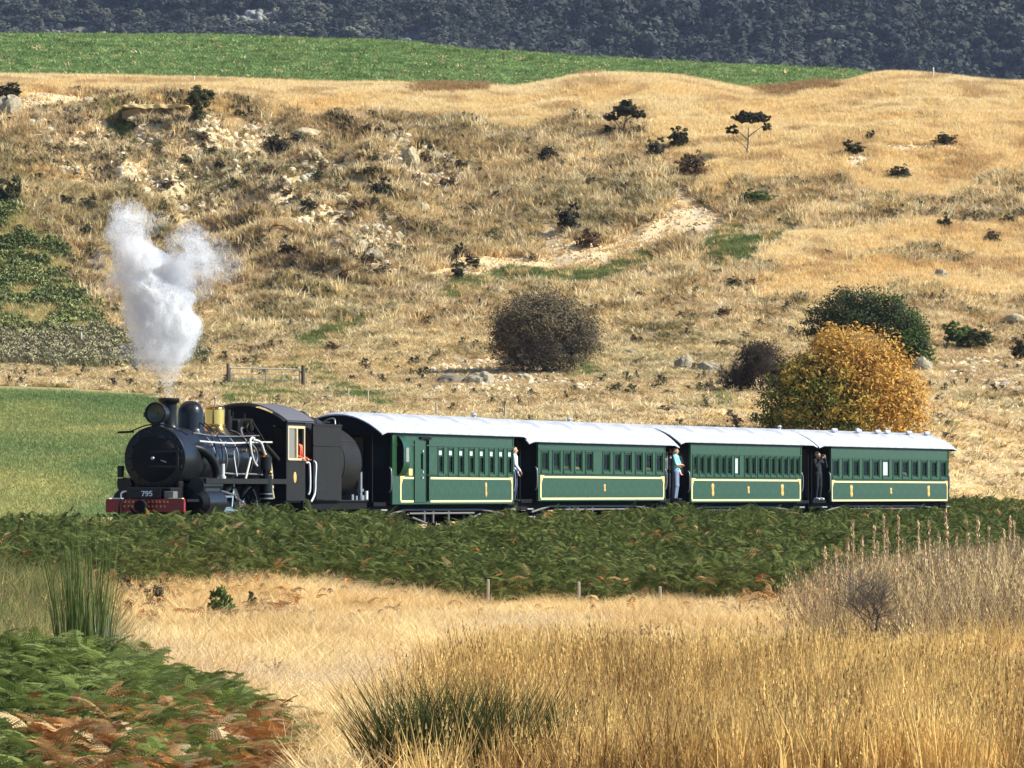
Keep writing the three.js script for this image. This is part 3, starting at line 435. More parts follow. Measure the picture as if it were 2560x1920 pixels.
const named = [
  [1370, 412, 82, 52, 'dark', 'spreading dark shrub left of the hill trees, below the golden grass', 1], [1640, 395, 62, 62, 'grey', 'grey brown shrub to the left of the tall forked shrub', 2], [1698, 372, 66, 68, 'dark', 'tall dark forked shrub directly above the brown gully bush', 2], [1730, 448, 78, 78, 'brown', 'large brown bush at the head of the pale scree', 0],
  [1890, 512, 88, 46, 'green', 'low bright green bush alone in dry grass below the umbrella tree', 0], [2134, 388, 62, 46, 'dark', 'dark bush in the hollow at the left end of the upper terrace', 1], [2362, 362, 66, 36, 'dark', 'dark rounded bush on the upper terrace at the right', 0], [1419, 580, 74, 84, 'dark', 'dark bush growing out of the middle of the pale scree', 2],
  [1474, 618, 84, 66, 'brown', 'brown bush at the foot of the scree beside the dark one', 3], [1146, 700, 44, 50, 'dark', 'narrow dark bush at the left end of the scree bank', 2], [1147, 648, 26, 52, 'dark', 'slim upright dark bush above the left end of the scree', 1], [1227, 604, 44, 36, 'green', 'spiky green plant on the dry slope left of the scree', 0], [770, 524, 56, 42, 'dark', 'very dark bush below the crest in the middle of the left slope', 3],
  [949, 500, 66, 68, 'dark', 'tall ragged dark bush on the slope, tallest of its neighbours', 2], [694, 378, 74, 64, 'grey', 'broad grey bush arching over a tan bank near the hilltop', 3], [550, 420, 28, 28, 'dark', 'small dark bush on the pale stony slope', 0], [960, 326, 54, 28, 'dark', 'flat dark bush just above the square pale rock', 3], [936, 290, 46, 24, 'brown', 'brown bush at the lower edge of the bright hilltop grass', 3], [1186, 314, 36, 28, 'dark', 'lone small round bush in the bright grass near the hilltop', 0],
  [162, 514, 66, 40, 'dark', 'dark flat bush upper left, above the green fern slope', 3], [104, 458, 50, 32, 'dark', 'small dark bush at the far left below the hilltop', 1], [22, 520, 80, 96, 'olive', 'large dark green bush at the left edge of the photo', 1], [214, 588, 46, 32, 'dark', 'small dark bush to the left of the steam top', 0], [1662, 494, 36, 24, 'brown', 'small brown bush on the olive slope above the scree', 3],
  [1673, 1030, 62, 28, 'brown', 'low reddish brown bush in grass behind the third carriage', 3], [1805, 868, 70, 30, 'brown', 'brown scrub patch above the briar bush', 3], [1807, 792, 50, 30, 'brown', 'small brown bush in the dry grass right of the bare tree', 0], [2345, 1046, 56, 28, 'brown', 'low brown bush right of the orange tree', 3], [2553, 905, 50, 70, 'dark', 'dark bush cut by the right edge of the photo', 0], [2398, 872, 100, 80, 'green', 'green and brown bush right of the large dark green thicket', 1], [2445, 874, 90, 66, 'olive', 'olive green bush at the right end of the row beside the thicket', 0],
  [2176, 352, 26, 34, 'dark', 'little upright bush leaning over the upper terrace', 1], [12, 256, 100, 60, 'dark', 'dark bush on the rocks at the top left edge', 1], [2545, 205, 60, 24, 'olive', 'shrub at the right end of the golden skyline ridge', 3],
];
named.forEach(([x, y, w, h, k, l, s]) => shrub(x, y, w, h, k, l, undefined, s));
[[573, 1388, 62, 139, 'dark', 'very dark bush in the bracken below the engine', 0], [192, 1262, 62, 150, 'dark', 'dark bush in the bracken just in front of the engine', 0], [330, 1428, 70, 126, 'brown', 'dead grey brown bush at the foot of the bracken, left of centre', 2], [392, 1440, 60, 124, 'grey', 'smaller dead bush beside the dead grey brown one', 0], [556, 1448, 96, 124, 'green', 'green bush standing out of the golden grass below the bracken', 1], [640, 1440, 60, 128, 'olive', 'olive bush right of the green one at the edge of the golden grass', 3], [2090, 1425, 80, 119, 'brown', 'brown weedy bush at the left end of the tall weeds on the right', 2], [2205, 1402, 90, 118, 'grey', 'grey brown bush among the weeds just above the leafless shrub', 1], [2310, 1395, 110, 116, 'brown', 'broad brown bush under the flower spikes right of the leafless shrub', 2], [2430, 1404, 120, 114, 'brown', 'reddish brown bush among the weeds near the right edge', 1], [2530, 1424, 100, 112, 'olive', 'olive bush at the right edge below the flower spikes', 0], [2490, 1570, 130, 98, 'grey', 'dark grey green bush low at the right edge above the rushes', 3], [2385, 1500, 80, 106, 'brown', 'small brown bush in the weeds left of the low grey green bush', 2]].forEach(([px, py, w, Z, k, l, s]) => {   // top of the bush, width, depth
  const x = ((px - 1280) * Z) / FOCAL, y = height(x, Z), o = thing('shrub', l, 'shrub', undefined, V(x, y - 0.05, -Z)), h = CAM_Y - ((py - 1238) * Z) / FOCAL - y; part('foliage', small[s], MATS[k], o); part('stem', stemGeo, bark, o); o.scale.set((w * Z) / FOCAL, h * 1.05, (w * Z) / FOCAL); o.rotation.y = rr(0, 6.283);
});
const scattered = [[804, 436], [856, 458], [932, 404], [856, 302], [1076, 380], [52, 576], [98, 596], [1070, 565], [827, 622], [723, 618], [625, 540], [185, 318], [596, 292], [622, 300], [1053, 496], [330, 492], [420, 470], [262, 404], [508, 352], [650, 440], [705, 520], [860, 560], [900, 520], [480, 540], [590, 470], [1000, 440], [1120, 470], [1190, 440], [700, 690], [770, 740], [860, 700], [920, 660], [640, 640], [560, 600], [1010, 735], [2020, 470], [2250, 450], [2420, 480], [2480, 610], [2360, 570], [2300, 520], [2440, 700], [2520, 560], [1560, 480], [1480, 470], [1240, 500], [1330, 470], [990, 870], [830, 880], [1590, 860], [1690, 780], [1600, 740], [2480, 1000], [2400, 940], [2290, 1000], [300, 560], [1760, 700], [1830, 720], [2070, 640], [1150, 430]];
for (let i = 0; i < 46; i++) scattered.push([rr(180, 1330), rr(330, 720)]);
scattered.forEach(([x, y]) => { const s = rr(22, 44), k = pick(['dark', 'dark', 'grey', 'brown', 'olive']); shrub(x, y, s * rr(0.9, 1.4), s * rr(0.7, 1.1), k, 'small ' + (k === 'olive' ? 'olive green' : k) + ' shrub scattered on the dry grass hillside', 'small ' + k + ' shrubs scattered over the hillside'); });

// rocks
const rockGeos = [0, 1, 2, 3].map((k) => { const g = new THREE.IcosahedronGeometry(0.5, 3).toNonIndexed(), q = g.attributes.position; for (let i = 0; i < q.count; i++) { const x = q.getX(i), y = q.getY(i), z = q.getZ(i), f = 0.62 + 0.75 * Math.round(4 * noise3(x * 2 + k * 7, y * 2 + 3, z * 2 + k)) / 4 + 0.18 * noise3(x * 7, y * 7 + k, z * 7); q.setXYZ(i, x * f, Math.max(-0.3, y * f), z * f); } g.computeVertexNormals(); return g; });
const rockTex = (() => { const n = 128, d = new Uint8Array(n * n * 4); for (let j = 0; j < n; j++) for (let i = 0; i < n; i++) { const v = 150 + 90 * fbm(i / 9, j / 9, 4) + (noise(i / 2.5, j / 2.5) > 0.8 ? -40 : 0); d.set([clamp(v, 0, 255), clamp(v * 0.97, 0, 255), clamp(v * 0.9, 0, 255), 255], (j * n + i) * 4); } const t = new THREE.DataTexture(d, n, n); t.colorSpace = THREE.SRGBColorSpace; t.magFilter = THREE.LinearFilter; t.wrapS = t.wrapT = THREE.RepeatWrapping; t.repeat.set(3, 3); t.needsUpdate = true; return t; })();
const rockMat = [srgb(236, 222, 186), srgb(206, 196, 172), srgb(172, 162, 142)].map((c) => mat(c, 0.95, 0, { map: rockTex }));
function rock(px, py, w, h, tone, label, group) { const o = thing('rock', label, 'rock', group), g = put(o, px, py, 0); part('boulder', rockGeos[Math.floor(rnd() * 4)], rockMat[tone], o); o.scale.set(w * g.scale * 1.1, h * g.scale * 1.3, w * g.scale * 0.95); o.position.y += 0.22 * h * g.scale; o.rotation.y = rr(0, 6.28); }
[[978, 356, 26, 24, 0, 'square pale rock in front of a dark bush near the hilltop'], [1027, 408, 38, 44, 0, 'tall pale boulder, largest on the upper middle slope'], [764, 338, 68, 20, 0, 'long flat pale rock slab just under the bright grass'], [787, 392, 26, 24, 0, 'narrow pale rock below the long slab'], [998, 600, 30, 22, 0, 'bright white boulder lying on the middle slope'], [1056, 534, 30, 30, 0, 'pale rock standing on the slope above the white boulder'], [903, 622, 30, 28, 0, 'upper pale rock left of the scree bank'], [930, 655, 44, 34, 1, 'grey pale rock beside the left end of the scree'],
  [222, 262, 26, 24, 0, 'pale rock at the right end of the top left ledge'], [18, 288, 60, 56, 1, 'big grey rock at the top left edge under a bush'], [1200, 966, 66, 44, 1, 'large pale boulder, right one of the pair below the bare tree'], [1132, 964, 78, 34, 2, 'large dark boulder, left one of the pair below the bare tree'], [1712, 925, 44, 44, 1, 'grey boulder left of the briar bush'], [1776, 934, 56, 34, 1, 'pale boulder at the left foot of the briar bush'], [2304, 930, 44, 40, 1, 'grey boulder right of the orange tree top'], [2542, 806, 50, 24, 0, 'pale rock at the right edge above the dark bush'], [1312, 955, 34, 22, 0, 'pale rock at the right foot of the bare tree'], [1345, 962, 26, 18, 0, 'small pale rock just right of the bare tree foot'], [1250, 740, 36, 24, 0, 'pale rock half hidden at the left top of the bare tree'], [2350, 700, 40, 26, 1, 'grey rock above the right thicket']]
  .forEach((r) => rock(...r));
for (let i = 0; i < 46; i++) { const a = pick([[180, 300, 420, 150], [540, 320, 640, 260], [900, 480, 220, 200], [1060, 880, 420, 110], [2280, 520, 280, 200], [1500, 860, 300, 130], [2320, 880, 240, 110], [700, 760, 300, 80]]); rock(a[0] + rnd() * a[2], a[1] + rnd() * a[3], rr(10, 22), rr(8, 16), Math.floor(rr(0, 2.4)), 'small pale stone among the grass of the hillside', 'small stones on the hillside'); }

// trees
function tree(name, label, px, py, build, sink = 0.15) { const o = thing(name, label, 'tree'), g = put(o, px, py, sink); build(o, g.scale); return o; }
tree('hill_tree', 'dark flat topped tree on the hilltop slope, left one of two', 1552, 348, (o, s) => {
  part('trunk', limbs([[[0, 0, 0], [0.2, 1, 0], [0.6, 2.2, 0.1]], [[0.1, 0.8, 0], [-0.5, 1.5, 0.2], [-0.9, 1.6, 0.2]], [[0.3, 1.4, 0], [1, 1.9, -0.3], [1.6, 1.9, -0.2]]], 0.11), bark, o);
  part('crown', leafCloud({ n: 4500, size: 0.1, blobs: [[0.3, 2.25, 0, 0.95, 0.55, 0.8], [0.45, 2.75, 0, 0.5, 0.35, 0.5], [-0.6, 1.75, 0.1, 0.6, 0.35, 0.5], [1.35, 1.95, 0, 0.6, 0.35, 0.5], [-0.9, 0.8, 0, 0.5, 0.35, 0.4]] }), L_dark, o);
});
tree('hill_tree', 'umbrella shaped tree with a bare trunk on the hilltop slope, right one of two', 1866, 390, (o, s) => {
  part('trunk', limbs([[[0, 0, 0], [0.1, 0.8, 0], [0.15, 2.2, 0]], [[0.1, 1.3, 0], [-0.7, 2.0, 0.1], [-1.1, 2.3, 0.1]], [[0.12, 1.5, 0], [0.9, 2.1, -0.2], [1.4, 2.4, 0]], [[0.05, 0.6, 0], [-0.3, 1, 0.1], [-0.8, 1.3, 0.1]]], 0.1), paleBark, o);
  part('crown', leafCloud({ n: 4800, size: 0.1, blobs: [[0.35, 2.8, 0, 1.35, 0.42, 1.1], [-0.3, 3.05, 0, 0.7, 0.3, 0.6], [0.9, 3.0, 0, 0.7, 0.3, 0.6], [-0.95, 2.0, 0, 0.5, 0.4, 0.4], [1.45, 2.2, 0, 0.4, 0.35, 0.4]] }), L_dark, o);
});
tree('hill_tree', 'dark tree leaning over the eroded bank at the top left', 492, 306, (o, s) => {
  part('trunk', limbs([[[0, 0, 0], [0.1, 0.8, 0], [0.2, 1.6, 0]], [[0.1, 0.7, 0], [-0.4, 1.4, 0], [-0.5, 1.8, 0]]], 0.1), bark, o);
  part('crown', leafCloud({ n: 3500, size: 0.11, blobs: [[0.1, 1.9, 0, 0.9, 0.8, 0.7], [0.8, 2.1, 0, 0.6, 0.4, 0.5], [0.1, 0.8, 0, 0.5, 0.8, 0.5]] }), L_olive, o);
});
tree('bare_tree', 'big leafless purple grey tree with a rounded crown on the slope behind the train', 1360, 938, (o) => {
  part('trunk', limbs([[[0, -0.2, 0], [0.05, 0.9, 0], [0.2, 2.2, 0]], [[0, 0.5, 0], [-0.9, 1.6, 0.3], [-1.9, 3, 0.4]], [[0, 0.5, 0], [0.9, 1.5, -0.2], [2.1, 2.8, -0.3]], [[0.1, 1, 0], [0.3, 2.4, 0.6], [0.5, 3.9, 0.9]]], 0.16), bark, o);
  const g = joined([twigs(4, 1.7, 0.05, 0.95, 0.08, 0.4), twigs(4, 1.5, 0.045, 1.25, -0.02, 1.0), twigs(4, 1.2, 0.04, 1.5, -0.04, 1.3)]); part('twigs', g, twigMat, o); o.scale.set(1.3, 1.2, 1.25);
  part('dry_leaves', leafCloud({ n: 36000, size: 0.07, fill: 0.8, vary: 0.4, blobs: [[-0.1, 2.7, 0, 2.3, 1.75, 2.1], [1.6, 1.9, 0, 1.2, 1.4, 1.3], [-1.5, 2.0, 0, 1.2, 1.4, 1.2], [0.2, 1.0, 0.5, 1.7, 0.9, 1.3]] }), leafMat(srgb(112, 100, 76)), o);
});
tree('briar_bush', 'dark leafless briar bush right of the boulders, left of the orange tree', 1905, 985, (o) => {
  part('stems', joined([twigs(4, 1.15, 0.04, 0.95, 0.02, 0.7), twigs(3, 0.8, 0.035, 1.2, 0, 0.5).translate(-1.3, 0, 0.2)]), briarMat, o);
  part('leaves', leafCloud({ n: 8000, size: 0.07, fill: 0.8, vary: 0.45, blobs: [[-0.1, 1.5, 0, 1.15, 1.15, 1.1], [0.9, 0.9, 0, 1, 0.9, 0.9], [-1.2, 0.6, 0, 1.0, 0.5, 0.7]] }), leafMat(srgb(78, 70, 54)), o);
o.scale.set(1.1, 1.25, 1.1); }, 0.1);
tree('thicket', 'large rounded dark green thicket behind the orange tree', 2190, 925, (o) => {
  part('trunk', limbs([[[0, -0.2, 0], [0, 1, 0], [0.2, 2.4, 0]], [[0, 0.3, 0], [-1.5, 1.5, 0], [-2.8, 2.8, 0]], [[0, 0.3, 0], [1.3, 1.2, 0], [2.2, 1.8, 0]]], 0.15), bark, o);
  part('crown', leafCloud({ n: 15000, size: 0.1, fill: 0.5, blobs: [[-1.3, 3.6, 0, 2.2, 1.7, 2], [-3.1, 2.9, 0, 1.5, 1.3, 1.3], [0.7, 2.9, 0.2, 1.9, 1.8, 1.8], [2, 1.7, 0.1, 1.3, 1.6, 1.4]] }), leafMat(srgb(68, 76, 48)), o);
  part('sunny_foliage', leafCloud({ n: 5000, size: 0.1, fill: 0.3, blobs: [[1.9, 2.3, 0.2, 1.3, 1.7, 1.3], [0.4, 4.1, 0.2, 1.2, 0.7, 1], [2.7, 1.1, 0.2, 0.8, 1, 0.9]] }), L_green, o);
});
tree('autumn_tree', 'broad round tree turned orange, its left side still green, behind the last carriage', 2105, 1120, (o) => {
  part('trunk', limbs([[[0, -0.2, 0], [0, 1.2, 0], [0.3, 3, 0]], [[0, 0.8, 0], [-1.4, 2.2, 0], [-2.6, 3, 0]], [[0, 0.8, 0], [1.5, 2.4, 0], [2.9, 3.4, 0]]], 0.2), bark, o);
  part('orange_foliage', leafCloud({ n: 17000, size: 0.105, fill: 0.6, vary: 0.55, blobs: [[0.6, 3.9, 0, 2.5, 2.2, 2.3], [2.1, 2.7, 0.2, 2.1, 2.3, 2], [-0.4, 5.0, 0, 1.5, 1.1, 1.4], [2.9, 1.6, 0.2, 1.5, 1.7, 1.4], [1.0, 1.6, 1.0, 1.4, 1.6, 1.0]] }), leafMat(srgb(198, 154, 78)), o).userData.label = 'orange autumn leaves at the top and right';
  part('green_foliage', leafCloud({ n: 12000, size: 0.105, fill: 0.6, vary: 0.5, blobs: [[-2.5, 1.9, 0.3, 1.7, 2.1, 1.7], [-1.1, 2.4, 1.1, 1.5, 2.0, 1.3], [-2.0, 3.3, 0.2, 1.4, 1.3, 1.3], [0.2, 1.0, 1.3, 1.6, 1.2, 1.1]] }), leafMat(srgb(118, 118, 54)), o).userData.label = 'leaves still green on the left side';
  part('yellow_foliage', leafCloud({ n: 7500, size: 0.1, fill: 0.5, vary: 0.6, blobs: [[-1.2, 3.4, 0.7, 1.9, 1.7, 1.5], [0.1, 2.2, 1.6, 1.4, 1.8, 1.0], [-2.2, 1.8, 0.9, 1.3, 1.5, 1.2]] }), leafMat(srgb(172, 146, 70)), o).userData.label = 'yellowing leaves where green and orange meet';
}, 0.2);

// eroded bank with an overhang at the top left
{ const o = thing('eroded_bank', 'eroded earth bank with a dark overhang below the top left grass', 'bank'), g = put(o, 388, 296, 0.3), W = 165 * g.scale, soil = mat(srgb(150, 124, 88), 1), turf = mat(srgb(214, 186, 128), 1);
  const lump = (w, h, d, amp) => { const p = new THREE.BoxGeometry(w, h, d, 44, 6, 8), q = p.attributes.position; for (let i = 0; i < q.count; i++) { const x = q.getX(i), y = q.getY(i), z = q.getZ(i), n = noise3(x * 2.6 + 7, y * 3 + 2, z * 2.6) - 0.5; q.setXYZ(i, x, (y + n * amp * 0.5) * (1 - 0.55 * Math.pow(Math.abs((x / w) * 2), 3)), z + n * amp + (noise(x * 0.9, 3) - 0.5) * 0.9); } p.computeVertexNormals(); return p; };
  part('earth', lump(W, 1.1, 2.2, 0.5).translate(0, 0.55, -1.1), soil, o); part('turf_lip', lump(W * 1.04, 0.24, 2.9, 0.35).translate(0, 1.14, -0.95), turf, o);
  for (let i = 0; i < 9; i++) { const r = part('stone', rockGeos[i % 4], rockMat[0], o); r.scale.set(rr(0.25, 0.6), rr(0.2, 0.5), 0.4); r.position.set(rr(-0.45, 0.45) * W, rr(0.1, 0.25), rr(0.5, 0.9)); r.rotation.y = rr(0, 6); } }

// near shrubs, clumps and stalks
tree('bare_shrub', 'leafless dark shrub with a bent trunk in the grass at the right', 2136, 1692, (o, s) => {
  part('trunk', limbs([[[0, -0.05, 0], [0.16, 0.28, 0], [0.32, 0.6, 0.05], [0.38, 1.1, 0]], [[0.1, 0.22, 0], [0.4, 0.42, 0.1], [0.8, 0.5, 0.1]], [[0.02, 0.12, 0], [-0.2, 0.4, 0.05], [-0.36, 0.5, 0]]], 0.045), mat(srgb(58, 50, 44), 0.95), o);
  const g = twigs(3, 0.55, 0.010, 1.1, 0.05, 0.12).scale(1.3, 1, 1).translate(0.4, 0.75, 0); part('twigs', joined([g, twigs(3, 0.34, 0.009, 1.1, 0.06, 0.1).translate(0.75, 0.42, 0.05), twigs(3, 0.34, 0.009, 1.1, 0.06, 0.1).translate(-0.3, 0.25, 0)]), mat(srgb(104, 96, 82), 0.95), o);
}, 0.02).userData.category = 'shrub';
{
  const clump = (name, label, px, Z, n, h, spread, c, w) => { const x = ((px - 1280) * Z) / FOCAL, o = thing(name, label, 'rushes', undefined, V(x, height(x, Z), -Z)), p = []; for (let i = 0; i < n; i++) { const a = rr(0, 6.28), r = spread * 0.45 * Math.sqrt(rnd()), L = h * rr(0.5, 1), dx = rr(-1, 1) * spread * 0.5 * L / h + 0.1 * Math.cos(a), dz = rr(-0.4, 0.4) * spread, bx = r * Math.cos(a), bz = r * Math.sin(a), f = rr(0, 3.14), wx = w * Math.cos(f), wz = w * Math.sin(f); p.push(bx - wx, 0, bz - wz, bx + wx, 0, bz + wz, bx + dx * 0.35 + wx * 0.8, L * 0.55, bz + dz * 0.35 + wz * 0.8, bx - wx, 0, bz - wz, bx + dx * 0.35 + wx * 0.8, L * 0.55, bz + dz * 0.35 + wz * 0.8, bx + dx * 0.35 - wx * 0.8, L * 0.55, bz + dz * 0.35 - wz * 0.8, bx + dx * 0.35 - wx * 0.8, L * 0.55, bz + dz * 0.35 - wz * 0.8, bx + dx * 0.35 + wx * 0.8, L * 0.55, bz + dz * 0.35 + wz * 0.8, bx + dx, L, bz + dz); } part('stems', soup(p), leafMat(c, false), o); return o; };
  clump('rush_clump', 'tall narrow clump of dark green rushes standing above the near bracken', 210, 70, 300, 2.75, 0.55, srgb(92, 108, 56), 0.007);
  clump('rush_clump', 'bleached grey dead rushes beside the tall green clump', 258, 70, 120, 1.55, 0.26, srgb(206, 196, 176), 0.007);
  clump('rush_clump', 'dark green rush clump at the bottom edge, left of the centre', 1125, 58, 1700, 1.45, 1.5, srgb(74, 78, 38), 0.008);
  clump('rush_clump', 'dark green rush clump at the bottom edge, right of the centre', 1345, 59, 800, 1.15, 0.95, srgb(74, 78, 40), 0.008);
  clump('rush_clump', 'darker brown rush clump in the middle of the golden rushes', 1730, 74, 260, 1.3, 0.7, srgb(140, 104, 56), 0.007);
  clump('rush_clump', 'light straw coloured grass clump left of the bare shrub', 2025, 92, 300, 1.2, 0.6, srgb(236, 204, 140), 0.006);
  // dead seed stalks at the right
  const stalk = () => { const p = []; let a = 0; for (let k = 0; k < 90; k++) { const t = Math.pow(rnd(), 0.6), y = 0.45 + 0.55 * t, r = 0.04 * (1.15 - t * 0.75), an = rr(0, 6.28), x = r * Math.cos(an) * rr(0.4, 1), z = r * Math.sin(an) * rr(0.4, 1), s = 0.02; for (let q = 0; q < 3; q++) p.push(x + rr(-s, s), y + rr(-s, s) * 1.6, z + rr(-s, s)); } return soup(p); };
  const heads = [stalk(), stalk()], stemG = new THREE.CylinderGeometry(0.006, 0.012, 1, 6).translate(0, 0.5, 0), sm = mat(srgb(190, 160, 118), 0.9), hm = mat(srgb(206, 176, 130), 0.95);
  [[2110, 1340], [2137, 1297], [2148, 1330], [2180, 1312], [2195, 1352], [2213, 1288], [2226, 1318], [2243, 1290], [2262, 1345], [2296, 1300], [2312, 1348], [2326, 1300], [2346, 1330], [2377, 1272], [2392, 1335], [2420, 1330], [2444, 1290], [2450, 1345], [2472, 1316], [2490, 1350], [2510, 1320], [2526, 1285], [2538, 1300], [2550, 1340], [2065, 1362], [2088, 1380]].forEach(([px, py]) => {
    const Z = rr(106, 126), x = ((px - 1280) * Z) / FOCAL, y = height(x, Z), h = CAM_Y - ((py - 1238) * Z) / FOCAL - y, o = thing('seed_stalk', 'tall dead brown flower spike rising above the weeds at the right', 'dead stalk', 'dead flower spikes at the right', V(x, y - 0.03, -Z));
    part('spike', heads[Math.floor(rnd() * 2)], hm, o); part('stem', stemG, sm, o); o.scale.set(1.25, h, 1.25); o.rotation.set(rr(-0.04, 0.04), rr(0, 6), rr(-0.04, 0.04));
  });
}

{ // single seeding weeds standing over the golden grass
  const weed = () => { const p = []; for (let b = 0; b < 5; b++) { const a = rr(0, 6.28), t0 = b ? rr(0.45, 0.75) : 0.5, L = b ? rr(0.15, 0.3) : 0.5, dx = b ? Math.cos(a) * L * 0.6 : 0, dz = b ? Math.sin(a) * L * 0.6 : 0; for (let k = 0; k < 34; k++) { const t = rnd(), s = 0.016; for (let q = 0; q < 3; q++) p.push(dx * t + rr(-s, s) * 1.3, t0 + L * t + rr(-s, s) * 1.6, dz * t + rr(-s, s) * 1.3); } } return soup(p); };
  const heads = [weed(), weed()], stem = new THREE.CylinderGeometry(0.005, 0.01, 1, 6).translate(0, 0.5, 0), m1 = mat(srgb(120, 92, 62), 0.95), m2 = mat(srgb(128, 104, 74), 0.95);
  [[688, 1642, 84, 'brown seeding dock right of the near bracken'], [1627, 1548, 104, 'brown seeding dock in the golden grass right of centre'], [1600, 1560, 100, 'shorter brown dock just left of another right of centre'], [1893, 1540, 104, 'brown dock at the edge of the weeds under the bracken'], [1850, 1500, 116, 'dark dock close below the bracken at the right'], [420, 1600, 96, 'small brown dock in the golden grass at the left']].forEach(([px, py, Z, label]) => { const x = ((px - 1280) * Z) / FOCAL, y = height(x, Z), h = CAM_Y - ((py - 1238) * Z) / FOCAL - y, o = thing('dock_plant', label, 'weed', undefined, V(x, y, -Z)); part('seed_head', heads[Math.floor(rnd() * 2)], m1, o); part('stem', stem, m2, o); o.scale.set(1.3, h, 1.3); o.rotation.y = rr(0, 6); });
}

// gate, fence posts
{
  const wood = mat(srgb(176, 164, 140), 0.9), dark = mat(srgb(92, 84, 70), 0.95), pale = mat(srgb(226, 220, 200), 0.85);
  const A = ground(570, 968), B = ground(758, 972), o = thing('farm_gate', 'pale farm gate with two posts at the foot of the hill behind the engine', 'gate', undefined, V(A.x, 0, -A.Z));
  const d = V(B.x - A.x, 0, 0), dz = -(B.Z - A.Z), pt = (t, y) => [d.x * t, lerp(A.y, B.y, t) + y, dz * t];
  part('post', bar(pt(0, -0.2), pt(0, 1.35), 0.09, 8), dark, o); part('post', bar(pt(1, -0.2), pt(1, 1.35), 0.12, 8), dark, o);
  for (const y of [1.12, 0.78, 0.5, 0.25]) part('rail', bar(pt(0.02, y), pt(0.96, y - 0.02), y > 1 ? 0.038 : 0.022, 6), pale, o);
  for (const t of [0.03, 0.5, 0.95]) part('upright', bar(pt(t, 0.22), pt(t, 1.13), 0.03, 6), wood, o);
  const post = (px, py, h, label, group, m = wood) => { const p = thing('fence_post', label, 'fence post', group), g = put(p, px, py, 0.1), k = h * g.scale; part('stake', bar([0, -0.1, 0], [rr(-0.03, 0.03), k + 0.1, 0], Math.max(0.05, 0.03 * k), 8), m, p); };
  [[871, 1003, 34], [919, 1012, 36], [1091, 1042, 36], [1262, 1050, 36]].forEach(([x, y, h]) => post(x, y, h, 'weathered wooden post in the dry grass behind the first carriage', 'fence posts behind the first carriage', wood));
  post(204, 868, 38, 'pale post alone in the grey scrub left of the steam', undefined, pale); post(2333, 202, 34, 'tall white post on the golden skyline ridge at the right', undefined, pale);
  [[217, 206, 18], [485, 210, 20], [838, 222, 12], [1244, 226, 18], [1487, 200, 18], [1708, 206, 14], [1928, 238, 12], [2136, 214, 14]].forEach(([x, y, h]) => post(x, y, h, 'thin pale fence post between the hilltop grass and the green crop', 'posts of the fence below the crop', pale));
  const near = (px, py, label) => { const Z = 137, x = ((px - 1280) * Z) / FOCAL, p = thing('fence_post', label, 'fence post', undefined, V(x, height(x, Z) - 0.1, -Z)), top = CAM_Y - ((py + 6 - 1238) * Z) / FOCAL - height(x, Z) + 0.1; part('stake', new RoundedBoxGeometry(0.065, top, 0.065, 2, 0.02).translate(0, top / 2, 0), wood, p); p.rotation.z = rr(-0.04, 0.04); };
  near(1218, 1442, 'pale fence post between the bracken and golden grass, left one of three'); near(1448, 1448, 'pale fence post between the bracken and golden grass, middle one of three'); near(1653, 1460, 'pale fence post between the bracken and golden grass, right one of three');
  const log = thing('driftwood', 'bleached fallen branches in the grey scrub at the left edge', 'branch'), g = put(log, 48, 862, 0); part('branch', [bar([-1, 0.1, 0], [0.2, 0.35, 0.2], 0.05), bar([-0.2, 0.15, 0], [0.9, 0.4, -0.1], 0.045), bar([0.3, 0.1, 0.2], [1.1, 0.15, 0.3], 0.035)], pale, log);
}

// ---------------------------------------------------------------- the train
const speckle = (base, amp, n = 128, sx = 6, sy = 6) => { const d = new Uint8Array(n * n * 4); for (let j = 0; j < n; j++) for (let i = 0; i < n; i++) { const v = base + amp * (fbm(i / sx, j / sy, 3) - 0.5) * 2 + (hash2(i + 7, j) - 0.5) * amp * 0.5; d.set([v, v, v, 255], (j * n + i) * 4); } const t = new THREE.DataTexture(d, n, n); t.magFilter = THREE.LinearFilter; t.wrapS = t.wrapT = THREE.RepeatWrapping; t.needsUpdate = true; return t; };
const wear = speckle(205, 48), wearC = speckle(216, 44, 256, 5, 26), sootMap = speckle(222, 40, 256, 30, 9); sootMap.colorSpace = THREE.SRGBColorSpace; wearC.colorSpace = THREE.SRGBColorSpace;
const coat = (c, r = 0.4, cc = 0.3) => new THREE.MeshPhysicalMaterial({ color: c, roughness: r, clearcoat: cc, clearcoatRoughness: 0.1, specularIntensity: 0.4, side: THREE.DoubleSide, roughnessMap: wear });
const black = coat(new THREE.Color(0.010, 0.0098, 0.009), 0.5, 0.08), matte = new THREE.MeshPhysicalMaterial({ color: new THREE.Color(0.008, 0.008, 0.008), roughness: 0.75, specularIntensity: 0.35, side: THREE.DoubleSide }), gloss = coat(new THREE.Color(0.008, 0.008, 0.009), 0.5, 0.3), sootBrown = new THREE.MeshPhysicalMaterial({ color: new THREE.Color(0.023, 0.018, 0.011), roughness: 0.6, specularIntensity: 0.45, map: wearC, side: THREE.DoubleSide }), under = new THREE.MeshPhysicalMaterial({ color: new THREE.Color(0.008, 0.0075, 0.0065), roughness: 0.85, specularIntensity: 0.3, side: THREE.DoubleSide });
const lowSpec = (c, r, x = {}) => new THREE.MeshPhysicalMaterial({ color: c, roughness: r, specularIntensity: 0.3, side: THREE.DoubleSide, ...x });
